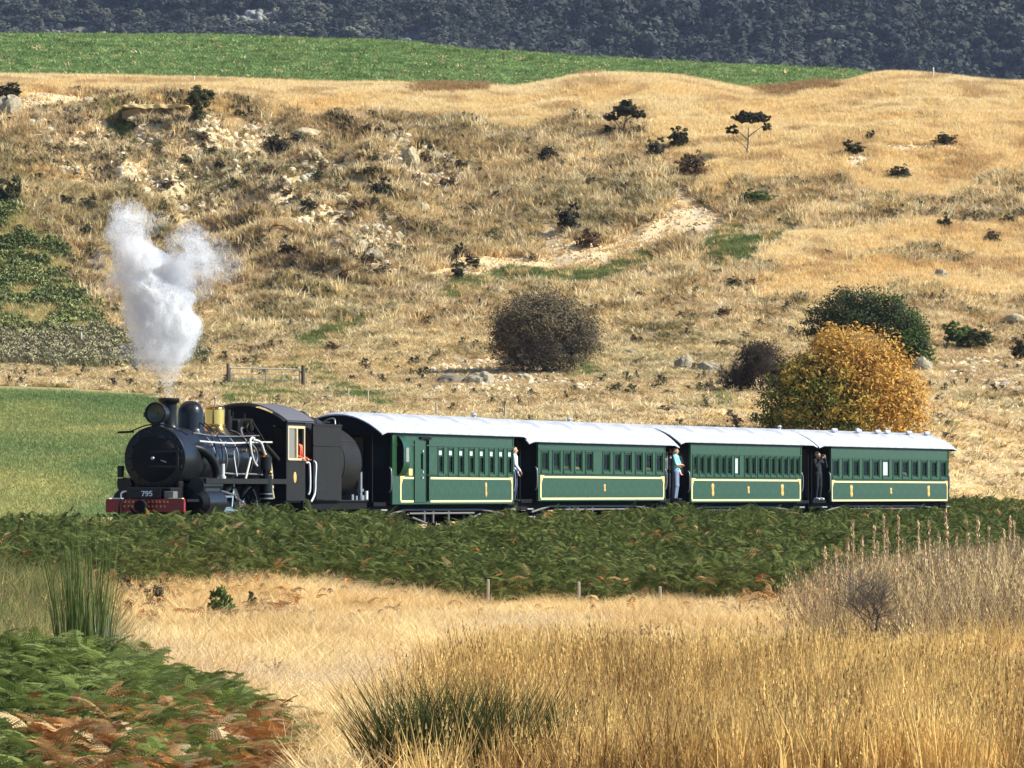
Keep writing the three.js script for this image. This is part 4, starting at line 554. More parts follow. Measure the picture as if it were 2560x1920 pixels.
const red = coat(new THREE.Color(0.26, 0.014, 0.014), 0.45, 0.2), brass = mat(new THREE.Color(0.95, 0.46, 0.11), 0.22, 1, { roughnessMap: wear }), steel = mat(new THREE.Color(0.62, 0.62, 0.6), 0.3, 1), dullSteel = mat(new THREE.Color(0.36, 0.35, 0.33), 0.45, 0.8), pipeWhite = mat(srgb(196, 192, 180), 0.5), whitePaint = mat(srgb(226, 226, 220), 0.5), cream = mat(srgb(222, 204, 160), 0.55), greyPaint = mat(srgb(104, 100, 94), 0.6), woodTrim = mat(srgb(196, 176, 138), 0.6), goldPaint = mat(srgb(232, 176, 92), 0.4, 0.2), glassMat = new THREE.MeshPhysicalMaterial({ color: srgb(210, 214, 210), specularIntensity: 0.12, roughness: 0.03, transmission: 1, thickness: 0, ior: 1.5, side: THREE.DoubleSide });
const onTrack = (o, s0, s1) => { const a = trackAt(s0), b = trackAt(s1); o.position.set(a.x, RAIL, -a.Z); o.rotation.y = Math.PI / 2 - Math.atan2(b.x - a.x, b.Z - a.Z); return o; };
function wheelset(parent, x, r, z, m = under) { for (const s of [-1, 1]) { const w = part('wheel', [cylZ(x, r, s * z - 0.06, s * z + 0.06, r * 0.86, 26), ...Array.from({ length: 8 }, (_, k) => bar([x, r, s * (z + 0.065)], [x + r * 0.8 * Math.cos(k * 0.785), r + r * 0.8 * Math.sin(k * 0.785), s * (z + 0.065)], r * 0.05, 5))], m, parent); part('tyre', new THREE.TorusGeometry(r * 0.93, r * 0.075, 8, 32).scale(1, 1, 1.4).translate(x, r, s * z), dullSteel, w); } part('axle', cylZ(x, r, -z, z, 0.07, 10), m, parent); }
const font = await new FontLoader().loadAsync('fonts/droid/droid_sans_bold.typeface.json');

// engine: x metres behind the buffer beam, y above the rail, z towards the camera side
{
  const e = onTrack(thing('steam_locomotive', 'black steam locomotive with brass dome and red buffer beam leading the train', 'locomotive'), 0, 16);
  const P = (n, g, m, p = e) => part(n, g, m, p), ring = (x, y, R, r, z = 0) => new THREE.TorusGeometry(R, r, 8, 48).rotateY(Math.PI / 2).translate(x, y, z);
  const beam = P('buffer_beam', box(0, 0.14, 0.66, 1.0, -1.06, 1.06, 0.015), red);
  { const g = []; for (const [y, n, w] of [[0.93, 13, 0.86], [0.81, 11, 0.76]]) for (let i = 0; i < n; i++) for (let k = 0; k < 3; k++) { const z = lerp(-w, w, i / (n - 1)) * 0.72 + rr(-0.015, 0.015); g.push(box(-0.008, 0.002, y + k * 0.018 - 0.02, y + k * 0.018 - 0.006, z - rr(0.01, 0.028), z + rr(0.01, 0.028))); } P('faded_lettering', g, goldPaint, beam); }
  const plate = P('number_plate', box(0.02, 0.07, 1.02, 1.27, -0.5, 0.42), black);
  { const t = new TextGeometry('795', { font, size: 0.135, depth: 0.012, curveSegments: 4, bevelEnabled: false }); t.computeBoundingBox(); t.translate(-t.boundingBox.max.x / 2, 0, 0).rotateY(-Math.PI / 2).translate(0.018, 1.075, 0.05); P('numerals', t, whitePaint, plate); }
  P('toolbox', box(0.05, 0.4, 1.0, 1.2, 0.5, 0.76, 0.02), greyPaint);
  P('step_plate', [box(-0.05, 0.12, 1.005, 1.03, -1.06, -0.94), box(-0.05, 0.12, 1.005, 1.03, -0.86, -0.62)], whitePaint); P('step_plate', box(-0.05, 0.12, 1.005, 1.03, 0.66, 1.02), cream);
  P('lamp_iron', tube([[0.05, 1.02, -0.66], [0.05, 1.16, -0.64], [0.07, 1.2, -0.52], [0.1, 1.2, -0.45]], 0.022), whitePaint);
  P('coupler', [box(-0.32, 0, 0.74, 0.92, -0.09, 0.09, 0.03), cylX(-0.42, -0.3, 0.83, 0, 0.15, 0.17, 16), bar([-0.2, 0.8, -0.35], [-0.2, 0.62, -0.2], 0.03)], under);
  P('air_hose', tube([[-0.03, 0.95, -0.62], [-0.12, 0.8, -0.64], [-0.1, 0.55, -0.62]], 0.035), under);
  P('front_platform', [box(0.14, 1.1, 0.93, 1.0, -1.1, 1.1), box(0.3, 1.3, 1.0, 1.3, -0.62, 0.62, 0.05)], matte);
  P('pilot', [box(0.1, 0.6, 0.25, 0.62, -0.9, 0.9)], under);
  P('frame', [box(0.14, 9.8, 0.55, 1.05, -0.55, -0.47), box(0.14, 9.8, 0.55, 1.05, 0.47, 0.55), box(2.9, 8.2, 1.05, 1.35, -0.5, 0.5)], matte);
  P('saddle', [box(1.1, 2.4, 0.7, 1.5, -0.6, 0.6, 0.1)], matte);
  const sb = P('smokebox', [cylX(0.8, 2.62, 2.05, 0, 0.82, 0.82, 48), new THREE.SphereGeometry(0.82, 40, 10, 0, 6.283, 0, Math.PI / 2).scale(1, 0.06, 1).rotateZ(Math.PI / 2).translate(0.8, 2.05, 0), ring(0.82, 2.05, 0.8, 0.035)], black);
  const door = P('smokebox_door', [new THREE.SphereGeometry(0.6, 36, 12, 0, 6.283, 0, Math.PI / 2).scale(1, 0.16, 1).rotateZ(Math.PI / 2).translate(0.76, 2.05, 0), ring(0.77, 2.05, 0.6, 0.018)], matte, sb);
  P('door_handle', [new THREE.SphereGeometry(0.05, 14, 10).translate(0.63, 2.05, 0)], steel, door); P('door_dart', [bar([0.64, 2.0, 0.22], [0.64, 1.95, 0.36], 0.018)], dullSteel, door);
  { const g = []; for (let i = 0; i < 14; i++) { const a = (i / 14) * 6.283; g.push(cylX(0.7, 0.77, 2.05 + 0.68 * Math.sin(a), 0.68 * Math.cos(a), 0.025, 0.03, 8)); } P('door_clamps', [...g, box(0.68, 0.76, 2.2, 2.26, 0.3, 0.76), box(0.68, 0.76, 1.8, 1.86, 0.3, 0.76)], black, sb); }
  P('smokebox_rail', [tube([[0.78, 2.72, -0.72], [0.72, 2.76, -0.6], [0.72, 2.9, -0.2], [0.72, 2.92, 0.2], [0.78, 2.8, 0.6], [1.2, 2.66, 0.76]], 0.018, 30), bar([0.72, 2.72, -0.98], [0.74, 2.74, -0.55], 0.03)], black, sb);
  const boiler = P('boiler', [cylX(2.62, 6.5, 2.05, 0, 0.73, 0.76, 48), cylX(6.5, 8.19, 2.05, 0, 0.8, 0.8, 48)], gloss);
  P('boiler_band', ring(2.66, 2.05, 0.75, 0.022), brass, boiler);
  for (const [x, r] of [[3.55, 0.745], [4.5, 0.752], [5.45, 0.758], [6.5, 0.805]]) P('boiler_band', ring(x, 2.05, r, 0.012), dullSteel, boiler);
  P('chimney', lathe([[0.36, 2.7], [0.27, 2.84], [0.215, 2.94], [0.205, 3.2], [0.21, 3.46], [0.225, 3.5], [0.28, 3.51], [0.285, 3.6], [0.27, 3.62], [0.19, 3.62], [0.18, 3.3], [0.18, 2.8]]).translate(1.92, 0, 0), black);
  P('sand_dome', lathe([[0.45, 2.68], [0.38, 2.8], [0.345, 2.88], [0.345, 3.22], [0.32, 3.36], [0.25, 3.48], [0.14, 3.56], [0.001, 3.58]], 40).translate(3.7, 0, 0), gloss);
  const dome = P('steam_dome', lathe([[0.44, 2.68], [0.36, 2.8], [0.28, 2.9], [0.265, 3.0], [0.265, 3.36], [0.25, 3.42], [0.2, 3.47], [0.001, 3.49]], 40).translate(5.74, 0, 0), brass);
  P('valve_stem', [bar([5.74, 3.47, 0], [5.74, 3.66, 0], 0.02), new THREE.SphereGeometry(0.045, 10, 8).translate(5.74, 3.68, 0)], dullSteel, dome);
  P('safety_valve', [cylY(6.55, 2.8, 3.2, 0.1, 0.11), cylY(6.55, 3.2, 3.38, 0.1, 0.07), cylY(6.75, 2.8, 3.2, -0.15, 0.1), box(6.9, 7.6, 2.75, 3.12, -0.25, 0.3, 0.06)], black);
  P('turbo_generator', [cylZ(7.4, 2.98, -0.3, 0.5, 0.17, 18), tube([[7.0, 2.92, 0.45], [6.75, 3.0, 0.6], [6.6, 2.9, 0.6], [6.7, 2.78, 0.6]], 0.028)], sootBrown);
  const hl = P('headlight', [cylX(0.84, 1.24, 3.21, 0, 0.275, 0.25, 28, true), cylX(1.2, 1.3, 3.21, 0, 0.25, 0.12, 24), ring(0.83, 3.21, 0.265, 0.025), box(0.9, 1.2, 2.84, 2.98, -0.12, 0.12), box(0.86, 1.02, 3.12, 3.24, -0.33, -0.24)], black);
  P('reflector', [lathe([[0.02, 0.14], [0.13, 0.11], [0.2, 0.06], [0.25, 0]], 28).rotateZ(-Math.PI / 2).translate(0.9, 3.21, 0)], mat(srgb(214, 200, 172), 0.4, 0.5), hl); P('lens', cylX(0.845, 0.85, 3.21, 0, 0.25, 0.25, 28), glassMat, hl);
  for (const s of [-1, 1]) {
    P('running_board', [box(1.35, 8.2, 1.47, 1.53, s > 0 ? 0.62 : -1.2, s > 0 ? 1.2 : -0.62), box(1.35, 8.2, 1.4, 1.535, s > 0 ? 1.19 : -1.215, s > 0 ? 1.215 : -1.19)], sootBrown);
    P('cylinder', [cylX(1.3, 2.75, 0.92, s * 0.98, 0.34, 0.34, 28), cylX(1.2, 1.32, 0.92, s * 0.98, 0.2, 0.36, 24), cylX(1.25, 2.85, 1.36, s * 0.98, 0.2, 0.2, 22), box(1.4, 2.7, 0.95, 1.42, s > 0 ? 0.6 : -1.16, s > 0 ? 1.16 : -0.6, 0.06)], black);
    P('steam_pipe', tube([[1.9, 2.35, s * 0.62], [2.2, 2.25, s * 0.84], [2.55, 1.95, s * 1.02], [2.68, 1.6, s * 1.06], [2.55, 1.35, s * 1.04]], 0.115, 28, 12), black);
    P('handrail', [tube([[2.0, 2.5, s * 0.8], [3.6, 2.47, s * 0.79], [5.0, 2.47, s * 0.8], [6.3, 2.5, s * 0.82], [8.0, 2.52, s * 0.86]], 0.026, 30)], pipeWhite);
    P('connecting_rod', [box(2.95, 5.4, 0.62, 0.74, s * 0.86 - 0.025, s * 0.86 + 0.025, 0.02)], steel); P('coupling_rod', [box(3.85, 6.95, 0.6, 0.72, s * 0.78 - 0.025, s * 0.78 + 0.025, 0.02)], steel);
    P('valve_gear', [bar([2.8, 1.28, s * 0.95], [4.5, 1.1, s * 0.95], 0.03), bar([4.5, 1.42, s * 0.92], [4.35, 0.8, s * 0.92], 0.035), bar([4.4, 1.3, s * 0.95], [4.75, 1.02, s * 0.95], 0.045), bar([4.75, 1.02, s * 0.95], [5.4, 0.85, s * 0.95], 0.03)], steel);
    P('reach_rod', bar([5.05, 1.53, s * 1.08], [5.55, 2.1, s * 1.06], 0.03), pipeWhite);
    for (const x of [4.6, 6.1, 7.6]) P('bracket', bar([x, 1.47, s * 1.1], [x, 0.95, s * 0.6], 0.035), matte);
  }
  for (const [x, r] of [[1.1, 0.38], [2.95, 0.38], [3.9, 0.68], [5.4, 0.68], [6.9, 0.68], [8.7, 0.42]]) wheelset(e, x, r, 0.56);
  P('lubricator', [cylY(3.25, 1.6, 1.92, 1.03, 0.06), cylY(3.25, 1.53, 1.6, 1.03, 0.09)], pipeWhite);
  P('injector_pipe', tube([[6.9, 2.62, 0.72], [6.2, 2.62, 0.88], [5.75, 2.5, 0.98], [5.72, 2.2, 1.03], [5.85, 1.98, 1.06], [6.15, 1.88, 1.04], [6.35, 1.92, 0.95]], 0.033, 40), pipeWhite);
  P('injector_pipe', tube([[6.5, 2.58, 0.82], [6.65, 2.5, 0.98], [6.72, 2.25, 1.06], [6.9, 2.05, 1.1], [7.0, 1.8, 1.1]], 0.036, 30), pipeWhite);
  P('injector_pipe', [tube([[6.0, 2.5, 0.9], [6.2, 2.3, 1.0], [6.3, 2.1, 1.0], [6.25, 1.95, 0.98]], 0.022, 24), tube([[7.0, 2.9, 0.4], [6.3, 2.86, 0.55], [6.0, 2.7, 0.68], [5.9, 2.62, 0.75]], 0.026, 24)], dullSteel);
  const pump = P('air_pump', [cylY(6.75, 1.78, 2.12, 1.1, 0.15), cylY(6.75, 1.2, 1.62, 1.1, 0.17), cylY(6.75, 0.98, 1.06, 1.1, 0.19), cylY(6.75, 1.06, 1.2, 1.1, 0.11), cylY(6.75, 1.62, 1.78, 1.1, 0.08)], black); P('pump_cap', [cylY(6.75, 2.12, 2.18, 1.1, 0.12, 0.06), new THREE.SphereGeometry(0.06, 12, 8).translate(6.75, 1.7, 1.22)], brass, pump); P('flange', [cylY(6.75, 1.0, 1.03, 1.1, 0.2), cylY(6.75, 1.12, 1.15, 1.1, 0.19)], dullSteel, pump);
  P('drain_pipe', [tube([[7.1, 2.1, 1.08], [7.15, 1.6, 1.12], [7.1, 1.36, 1.12], [7.2, 1.2, 1.12], [7.3, 1.02, 1.12]], 0.05, 24), cylY(7.1, 1.28, 1.36, 1.12, 0.08)], mat(srgb(190, 176, 140), 0.5));
  P('ejector', [bar([7.1, 2.45, 0.95], [8.1, 2.05, 1.0], 0.07), bar([7.3, 3.05, 0.55], [7.9, 2.2, 0.9], 0.028)], sootBrown);
  for (const s of [-1, 1]) {
    P('sand_pipe', [tube([[3.55, 3.0, s * 0.33], [3.5, 2.75, s * 0.6], [3.5, 2.3, s * 0.76], [3.55, 1.8, s * 0.74], [3.6, 1.55, s * 0.7]], 0.018, 24, 6), tube([[3.85, 3.0, s * 0.33], [3.95, 2.75, s * 0.6], [4.0, 2.3, s * 0.77], [4.0, 1.8, s * 0.75], [3.9, 1.55, s * 0.72]], 0.018, 24, 6)], black);
    P('rail_knob', [2.2, 3.2, 4.2, 5.2, 6.2, 7.4].map((x) => new THREE.SphereGeometry(0.035, 10, 8).translate(x, 2.485, s * 0.795)), dullSteel);
    P('boiler_pipe', [tube([[2.4, 2.72, s * 0.5], [4, 2.66, s * 0.52], [6, 2.66, s * 0.55], [7.9, 2.7, s * 0.6]], 0.02, 30, 6), tube([[3.2, 1.72, s * 0.82], [4.6, 1.66, s * 0.86], [6.2, 1.66, s * 0.88], [7.8, 1.62, s * 0.95]], 0.028, 30, 6)], dullSteel);
    P('clack_valve', [cylZ(4.75, 2.16, s * 0.78 - 0.09, s * 0.78 + 0.09, 0.07, 14), bar([4.75, 2.16, s * 0.84], [4.7, 1.6, s * 0.95], 0.028), cylY(4.75, 2.16, 2.28, s * 0.84, 0.04, 0.04, 10)], dullSteel);
    P('washout_plug', [5.9, 6.6, 7.2, 7.8].map((x) => cylZ(x, 2.28, s * 0.74 - 0.05, s * 0.8 + 0.03, 0.035, 8)), brass);
    P('cross_head', [box(2.95, 3.4, 0.78, 1.02, s * 0.98 - 0.07, s * 0.98 + 0.07, 0.02), box(2.75, 4.1, 1.04, 1.09, s * 0.98 - 0.05, s * 0.98 + 0.05), box(2.75, 4.1, 0.74, 0.79, s * 0.98 - 0.05, s * 0.98 + 0.05)], dullSteel);
    P('crank_pin', [3.9, 5.4, 6.9].map((x) => cylZ(x, 0.66, s * 0.7, s * 0.9, 0.1, 14)), steel);
  }
  P('dome_ring', [new THREE.TorusGeometry(0.285, 0.02, 8, 36).rotateX(Math.PI / 2).translate(5.74, 2.95, 0), new THREE.TorusGeometry(0.262, 0.012, 8, 36).rotateX(Math.PI / 2).translate(5.74, 3.38, 0)], brass, dome);
  P('smokebox_bolts', Array.from({ length: 26 }, (_, i) => new THREE.SphereGeometry(0.018, 6, 5).translate(0.76, 2.05 + 0.76 * Math.sin(i * 0.2417), 0.76 * Math.cos(i * 0.2417))), black, sb);
  P('hinge_bar', [box(0.66, 0.7, 2.2, 2.25, -0.1, 0.62), box(0.66, 0.7, 1.82, 1.87, -0.1, 0.62), cylY(0.7, 1.75, 2.32, 0.66, 0.03, 0.03, 10)], black, door);
  for (let k = 0; k < 3; k++) P('pipe', bar([7.75 + 0.12 * k, 3.0, -0.5 + 0.3 * k], [7.75 + 0.12 * k, 3.4 - 0.05 * k, -0.5 + 0.3 * k], 0.03), black);
  // cab
  const cab = P('cab', [box(8.19, 9.88, 0.95, 2.03, 1.17, 1.215), box(8.19, 9.88, 0.95, 2.03, -1.215, -1.17), box(8.19, 8.27, 2.03, 3.1, 1.17, 1.215), box(9.8, 9.88, 2.03, 3.1, 1.17, 1.215), box(8.19, 9.88, 2.98, 3.1, 1.17, 1.215), box(8.19, 8.27, 2.03, 3.1, -1.215, -1.17), box(9.8, 9.88, 2.03, 3.1, -1.215, -1.17), box(8.19, 9.88, 2.98, 3.1, -1.215, -1.17), box(8.2, 10.4, 0.9, 0.99, -1.15, 1.15)], sootBrown);
  { const s = new THREE.Shape(); s.moveTo(-1.2, 0.95); s.lineTo(1.2, 0.95); s.lineTo(1.2, 3.04); for (let i = 1; i <= 16; i++) { const z = 1.2 - (2.4 * i) / 16; s.lineTo(z, 3.04 + 0.46 * (1 - Math.pow(Math.abs(z) / 1.2, 2))); } for (const c of [-0.98, 0.98]) { const h = new THREE.Path(); h.moveTo(c - 0.15, 2.1); h.lineTo(c + 0.15, 2.1); h.lineTo(c + 0.15, 2.85); h.lineTo(c - 0.15, 3.0); s.holes.push(h); } P('front_wall', new THREE.ExtrudeGeometry(s, { depth: 0.04, bevelEnabled: false }).rotateY(-Math.PI / 2).translate(8.23, 0, 0), matte, cab); for (const c of [-0.98, 0.98]) P('front_window', box(8.18, 8.19, 2.1, 2.95, c - 0.15, c + 0.15), glassMat, cab); }
  { const pos = [], n = 20, r0 = 8.08, r1 = 10.55, y = (z) => 3.07 + 0.48 * (1 - Math.pow(Math.abs(z) / 1.28, 2.1)); for (let i = 0; i < n; i++) { const a = -1.28 + (2.56 * i) / n, b = -1.28 + (2.56 * (i + 1)) / n; for (const d of [0, 0.04]) pos.push(r0, y(a) + d, a, r1, y(a) + d, a, r1, y(b) + d, b, r0, y(a) + d, a, r1, y(b) + d, b, r0, y(b) + d, b); for (const x of [r0, r1]) pos.push(x, y(a), a, x, y(a) + 0.04, a, x, y(b) + 0.04, b, x, y(a), a, x, y(b) + 0.04, b, x, y(b), b); } P('roof', soup(pos), mat(srgb(92, 90, 90), 0.55), cab); }
  P('backhead', [cylX(8.25, 8.6, 2.0, 0, 0.75, 0.75, 28), box(8.3, 9.0, 1.0, 1.5, -0.5, 0.5)], matte, cab);
  const win = P('side_window', [box(8.27, 8.36, 2.05, 2.97, 1.19, 1.235), box(8.36, 9.8, 2.9, 2.97, 1.19, 1.235), box(8.36, 9.8, 2.04, 2.1, 1.19, 1.235), box(9.02, 9.13, 2.1, 2.9, 1.195, 1.24), box(9.72, 9.8, 2.1, 2.9, 1.19, 1.235)], woodTrim, cab);
  P('pane', box(8.36, 9.02, 2.1, 2.9, 1.203, 1.207), new THREE.MeshPhysicalMaterial({ color: srgb(150, 130, 100), roughness: 0.08, transmission: 0.5, thickness: 0, side: THREE.DoubleSide }), win);
  P('crest', new THREE.SphereGeometry(1, 20, 14).scale(0.13, 0.15, 0.012).translate(8.95, 1.58, 1.218), goldPaint, cab);
  P('cab_rail', tube([[10.0, 1.98, 1.2], [10.08, 1.98, 1.26], [10.1, 1.9, 1.27], [10.1, 1.2, 1.27], [10.08, 1.12, 1.24]], 0.028, 24), whitePaint);
  P('cab_step', [box(9.7, 10.2, 0.5, 0.56, 0.95, 1.25), box(9.72, 9.77, 0.5, 0.95, 1.0, 1.2), box(10.12, 10.17, 0.5, 0.95, 1.0, 1.2)], under);
  P('marker_lamp', [cylY(1.0, 1.72, 1.86, -1.0, 0.09), box(0.92, 1.08, 1.56, 1.72, -1.06, -0.94)], black);
}
{
  const t = onTrack(thing('tender', 'black tender with square coal bunker and round water tank behind the engine', 'tender'), 0, 16);
  const P = (n, g, m, p = t) => part(n, g, m, p);
  P('frame', [box(10.35, 16.2, 0.7, 0.95, -1.05, 1.05, 0.02)], under); P('step_board', box(10.8, 16.25, 0.5, 0.56, 1.0, 1.2, 0.015), dullSteel); P('frame_edge', box(10.4, 16.2, 0.93, 0.965, 1.05, 1.1), sootBrown);
  const b = P('bunker', [box(10.72, 13.34, 0.965, 3.04, 1.13, 1.18), box(10.72, 13.34, 0.965, 3.04, -1.18, -1.13), box(13.29, 13.34, 0.965, 3.1, -1.13, 1.13), box(10.72, 10.77, 0.965, 2.2, -1.13, 1.13), box(10.77, 13.29, 2.0, 2.05, -1.13, 1.13)], sootBrown);
  P('beading', [box(10.7, 13.36, 2.44, 2.49, 1.18, 1.2), box(10.7, 13.36, 3.0, 3.05, 1.18, 1.2)], sootBrown, b);
  { const g = new THREE.BoxGeometry(2.5, 0.9, 2.2, 26, 4, 22), q = g.attributes.position; for (let i = 0; i < q.count; i++) { const x = q.getX(i), z = q.getZ(i); if (q.getY(i) > 0.4) q.setY(i, 0.25 + 0.55 * (1 - (x / 1.4) ** 2) * (1 - (z / 1.3) ** 2) + 0.2 * noise(x * 6 + 20, z * 6 + 20)); } g.computeVertexNormals(); P('coal', g.translate(12.03, 2.5, 0), mat(new THREE.Color(0.015, 0.015, 0.016), 0.5, 0, { flatShading: true }), b); }
  const k = P('water_tank', [cylX(13.34, 15.8, 2.0, 0, 1.02, 1.02, 56), new THREE.SphereGeometry(1.02, 44, 12, 0, 6.283, 0, Math.PI / 2).scale(1, 0.16, 1).rotateZ(-Math.PI / 2).translate(15.8, 2.0, 0)], sootBrown);
  for (const x of [13.75, 14.15]) P('tank_band', new THREE.TorusGeometry(1.025, 0.016, 8, 60).rotateY(Math.PI / 2).translate(x, 2.0, 0), black, k); P('filler', [cylY(15.0, 2.95, 3.12, 0, 0.3), cylY(15.0, 3.12, 3.16, 0, 0.32)], sootBrown, k); P('seam', box(13.35, 15.8, 2.6, 2.62, 0.83, 0.845), black, k);
  P('handrail', tube([[10.75, 2.02, 1.16], [10.72, 2.0, 1.24], [10.68, 1.5, 1.25], [10.66, 1.15, 1.24], [10.4, 0.92, 1.22]], 0.028, 24), whitePaint);
  P('locker', box(10.9, 11.6, 0.97, 1.3, 1.0, 1.22, 0.02), sootBrown); P('standpipe', [cylY(15.9, 0.96, 1.75, 0.95, 0.05), box(15.75, 16.05, 1.2, 1.28, 0.9, 1.0), cylY(15.9, 0.96, 1.1, 0.95, 0.11)], dullSteel); P('valve', [cylY(14.9, 0.96, 1.12, 1.0, 0.06), cylY(15.3, 0.96, 1.08, 1.0, 0.05)], dullSteel); P('marker', cylY(16.15, 0.98, 1.22, 1.05, 0.045), whitePaint);
  P('bunker_rail', tube([[13.0, 3.05, 1.1], [13.1, 3.2, 1.05], [13.35, 3.2, 0.8], [13.4, 3.1, 0.6]], 0.02), dullSteel);
  P('coupler', box(16.2, 16.6, 0.74, 0.9, -0.08, 0.08), under);
  for (const x of [11.2, 12.6, 13.9, 15.3]) wheelset(t, x, 0.4, 0.56); for (const [a, c] of [[10.9, 12.9], [13.6, 15.6]]) for (const s of [-1, 1]) P('bogie_frame', [box(a, c, 0.36, 0.5, s * 0.72 - 0.04, s * 0.72 + 0.04), box(a + 0.2, a + 0.5, 0.25, 0.58, s * 0.72 - 0.06, s * 0.72 + 0.06), box(c - 0.5, c - 0.2, 0.25, 0.58, s * 0.72 - 0.06, s * 0.72 + 0.06)], under);
}

// carriages
const green = new THREE.MeshPhysicalMaterial({ color: new THREE.Color(0.026, 0.087, 0.031), roughness: 0.5, specularIntensity: 0.6, map: wearC, roughnessMap: wear, side: THREE.DoubleSide }), greenDark = lowSpec(new THREE.Color(0.015, 0.05, 0.021), 0.6), roofWhite = mat(srgb(198, 200, 205), 0.7, 0, { map: sootMap }), dark = new THREE.MeshPhysicalMaterial({ color: new THREE.Color(0.008, 0.0075, 0.007), roughness: 0.8, specularIntensity: 0.3, side: THREE.DoubleSide }), seatMat = mat(new THREE.Color(0.05, 0.016, 0.014), 0.9), frost = new THREE.MeshPhysicalMaterial({ color: srgb(206, 214, 210), roughness: 0.6, transmission: 0.25, thickness: 0, side: THREE.DoubleSide }), liningMat = mat(srgb(236, 214, 150), 0.5), ornament = mat(srgb(238, 190, 120), 0.5);
function carriage(c) {
  const L = c.s1 - c.s0, o = onTrack(thing('railway_carriage', c.label, 'carriage', 'green carriages of the train'), c.s0, c.s1), P = (n, g, m, p = o) => part(n, g, m, p), W = 1.22, f = c.floor, ev = c.eave, x0 = c.r0 - c.s0, x1 = c.r1 - c.s0;
  // side walls
  const wall = new THREE.Shape(); wall.moveTo(0, f); wall.lineTo(L, f); wall.lineTo(L, ev); wall.lineTo(0, ev);
  const cut = (a, b, y0, y1) => { const h = new THREE.Path(); h.moveTo(a, y0); h.lineTo(b, y0); h.lineTo(b, y1); h.lineTo(a, y1); wall.holes.push(h); };
  for (const x of c.win) cut(x - c.ww / 2, x + c.ww / 2, c.wy0, c.wy1); if (c.door) cut(c.door[0], c.door[1], f + 0.08, ev - 0.16); if (c.peep) cut(c.peep - 0.09, c.peep + 0.09, 1.85, 2.3);
  P('side_wall', new THREE.ExtrudeGeometry(wall, { depth: 0.05, bevelEnabled: false }).translate(0, 0, W - 0.05), green);
  P('side_wall', box(0, L, f, ev, -W, -W + 0.05), green);
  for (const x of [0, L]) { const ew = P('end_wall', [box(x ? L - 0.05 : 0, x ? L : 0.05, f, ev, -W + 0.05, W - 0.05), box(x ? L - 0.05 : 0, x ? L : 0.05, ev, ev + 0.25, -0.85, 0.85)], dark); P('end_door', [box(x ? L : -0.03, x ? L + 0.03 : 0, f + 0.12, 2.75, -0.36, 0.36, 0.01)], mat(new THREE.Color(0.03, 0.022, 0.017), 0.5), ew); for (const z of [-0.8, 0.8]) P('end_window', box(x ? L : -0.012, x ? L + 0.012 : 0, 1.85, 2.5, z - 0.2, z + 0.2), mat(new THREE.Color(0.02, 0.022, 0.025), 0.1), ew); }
  P('floor', box(0.05, L - 0.05, f + 0.06, f + 0.12, -W + 0.05, W - 0.05), dark); P('ceiling', box(0.05, L - 0.05, ev - 0.02, ev, -W + 0.05, W - 0.05), dark); P('solebar', [box(-0.05, L + 0.05, f - 0.26, f - 0.003, -W + 0.36, -W + 0.46), box(-0.05, L + 0.05, f - 0.26, f - 0.003, W - 0.46, W - 0.36)], under);
  for (let x = 0.9; x < L - 0.6; x += 1.19) if (!c.door || x > c.door[1] + 0.6) for (const z of [-0.72, 0.66]) P('seat', [box(x - 0.2, x + 0.22, f + 0.4, f + 0.52, z - 0.4, z + 0.4, 0.03), box(x + 0.16, x + 0.26, f + 0.5, f + 1.0, z - 0.4, z + 0.4, 0.03)], seatMat);
  // windows
  c.win.forEach((x, i) => {
    const a = x - c.ww / 2, b = x + c.ww / 2, z = W - 0.045, fr = [box(a, a + 0.05, c.wy0, c.wy1, z, z + 0.03), box(b - 0.05, b, c.wy0, c.wy1, z, z + 0.03), box(a + 0.05, b - 0.05, c.wy0, c.wy0 + 0.05, z, z + 0.03), box(a + 0.05, b - 0.05, c.wy1 - 0.06, c.wy1, z, z + 0.03)];
    if (c.top) fr.push(box(a + 0.05, b - 0.05, c.wy1 - 0.25, c.wy1 - 0.2, z, z + 0.028));
    const w = P('window', fr, greenDark), fro = c.frosted?.includes(i);
    const pn = P('pane', box(a + 0.05, b - 0.05, c.wy0 + 0.05, c.top ? c.wy1 - 0.25 : c.wy1 - 0.06, z + 0.01, z + 0.014), fro ? frost : glassMat, w); if (fro) pn.userData.label = 'frosted pale pane';
    if (c.top) P('top_light', box(a + 0.05, b - 0.05, c.wy1 - 0.2, c.wy1 - 0.06, z + 0.01, z + 0.014), frost, w);
    P('window_surround', [box(a - 0.07, a - 0.015, c.wy0 - 0.03, c.wy1 + 0.03, W, W + 0.018), box(b + 0.015, b + 0.07, c.wy0 - 0.03, c.wy1 + 0.03, W, W + 0.018), box(a - 0.07, b + 0.07, c.wy0 - 0.085, c.wy0 - 0.03, W, W + 0.03)], green, w);
  });
  P('moulding', [box(0, L, c.wy1 + 0.05, c.wy1 + 0.09, W, W + 0.022)], green); P('moulding', [box(0, L, c.l1 + 0.07, c.l1 + 0.1, W, W + 0.018)], greenDark); P('cant_rail', box(0, L, ev - 0.06, ev + 0.01, W, W + 0.04), greenDark);
  for (const x of [0, L]) P('corner_post', box(x ? L - 0.09 : 0, x ? L : 0.09, f, ev - 0.06, W, W + 0.015), green);
  // lining
  const [la, lb] = c.lining, lw = 0.036, gaps = c.door ? [[la, 2.15], [3.85, lb]] : [[la, lb]];
  for (const [a, b] of gaps) for (const y of [c.l0, c.l1]) P('lining', box(a, b, y - lw, y + lw * 0.6, W, W + 0.006), liningMat);
  for (const x of [la, lb]) P('lining', box(x - 0.06, x + 0.06, c.l0 + lw * 0.6, c.l1 - lw, W, W + 0.006), liningMat);
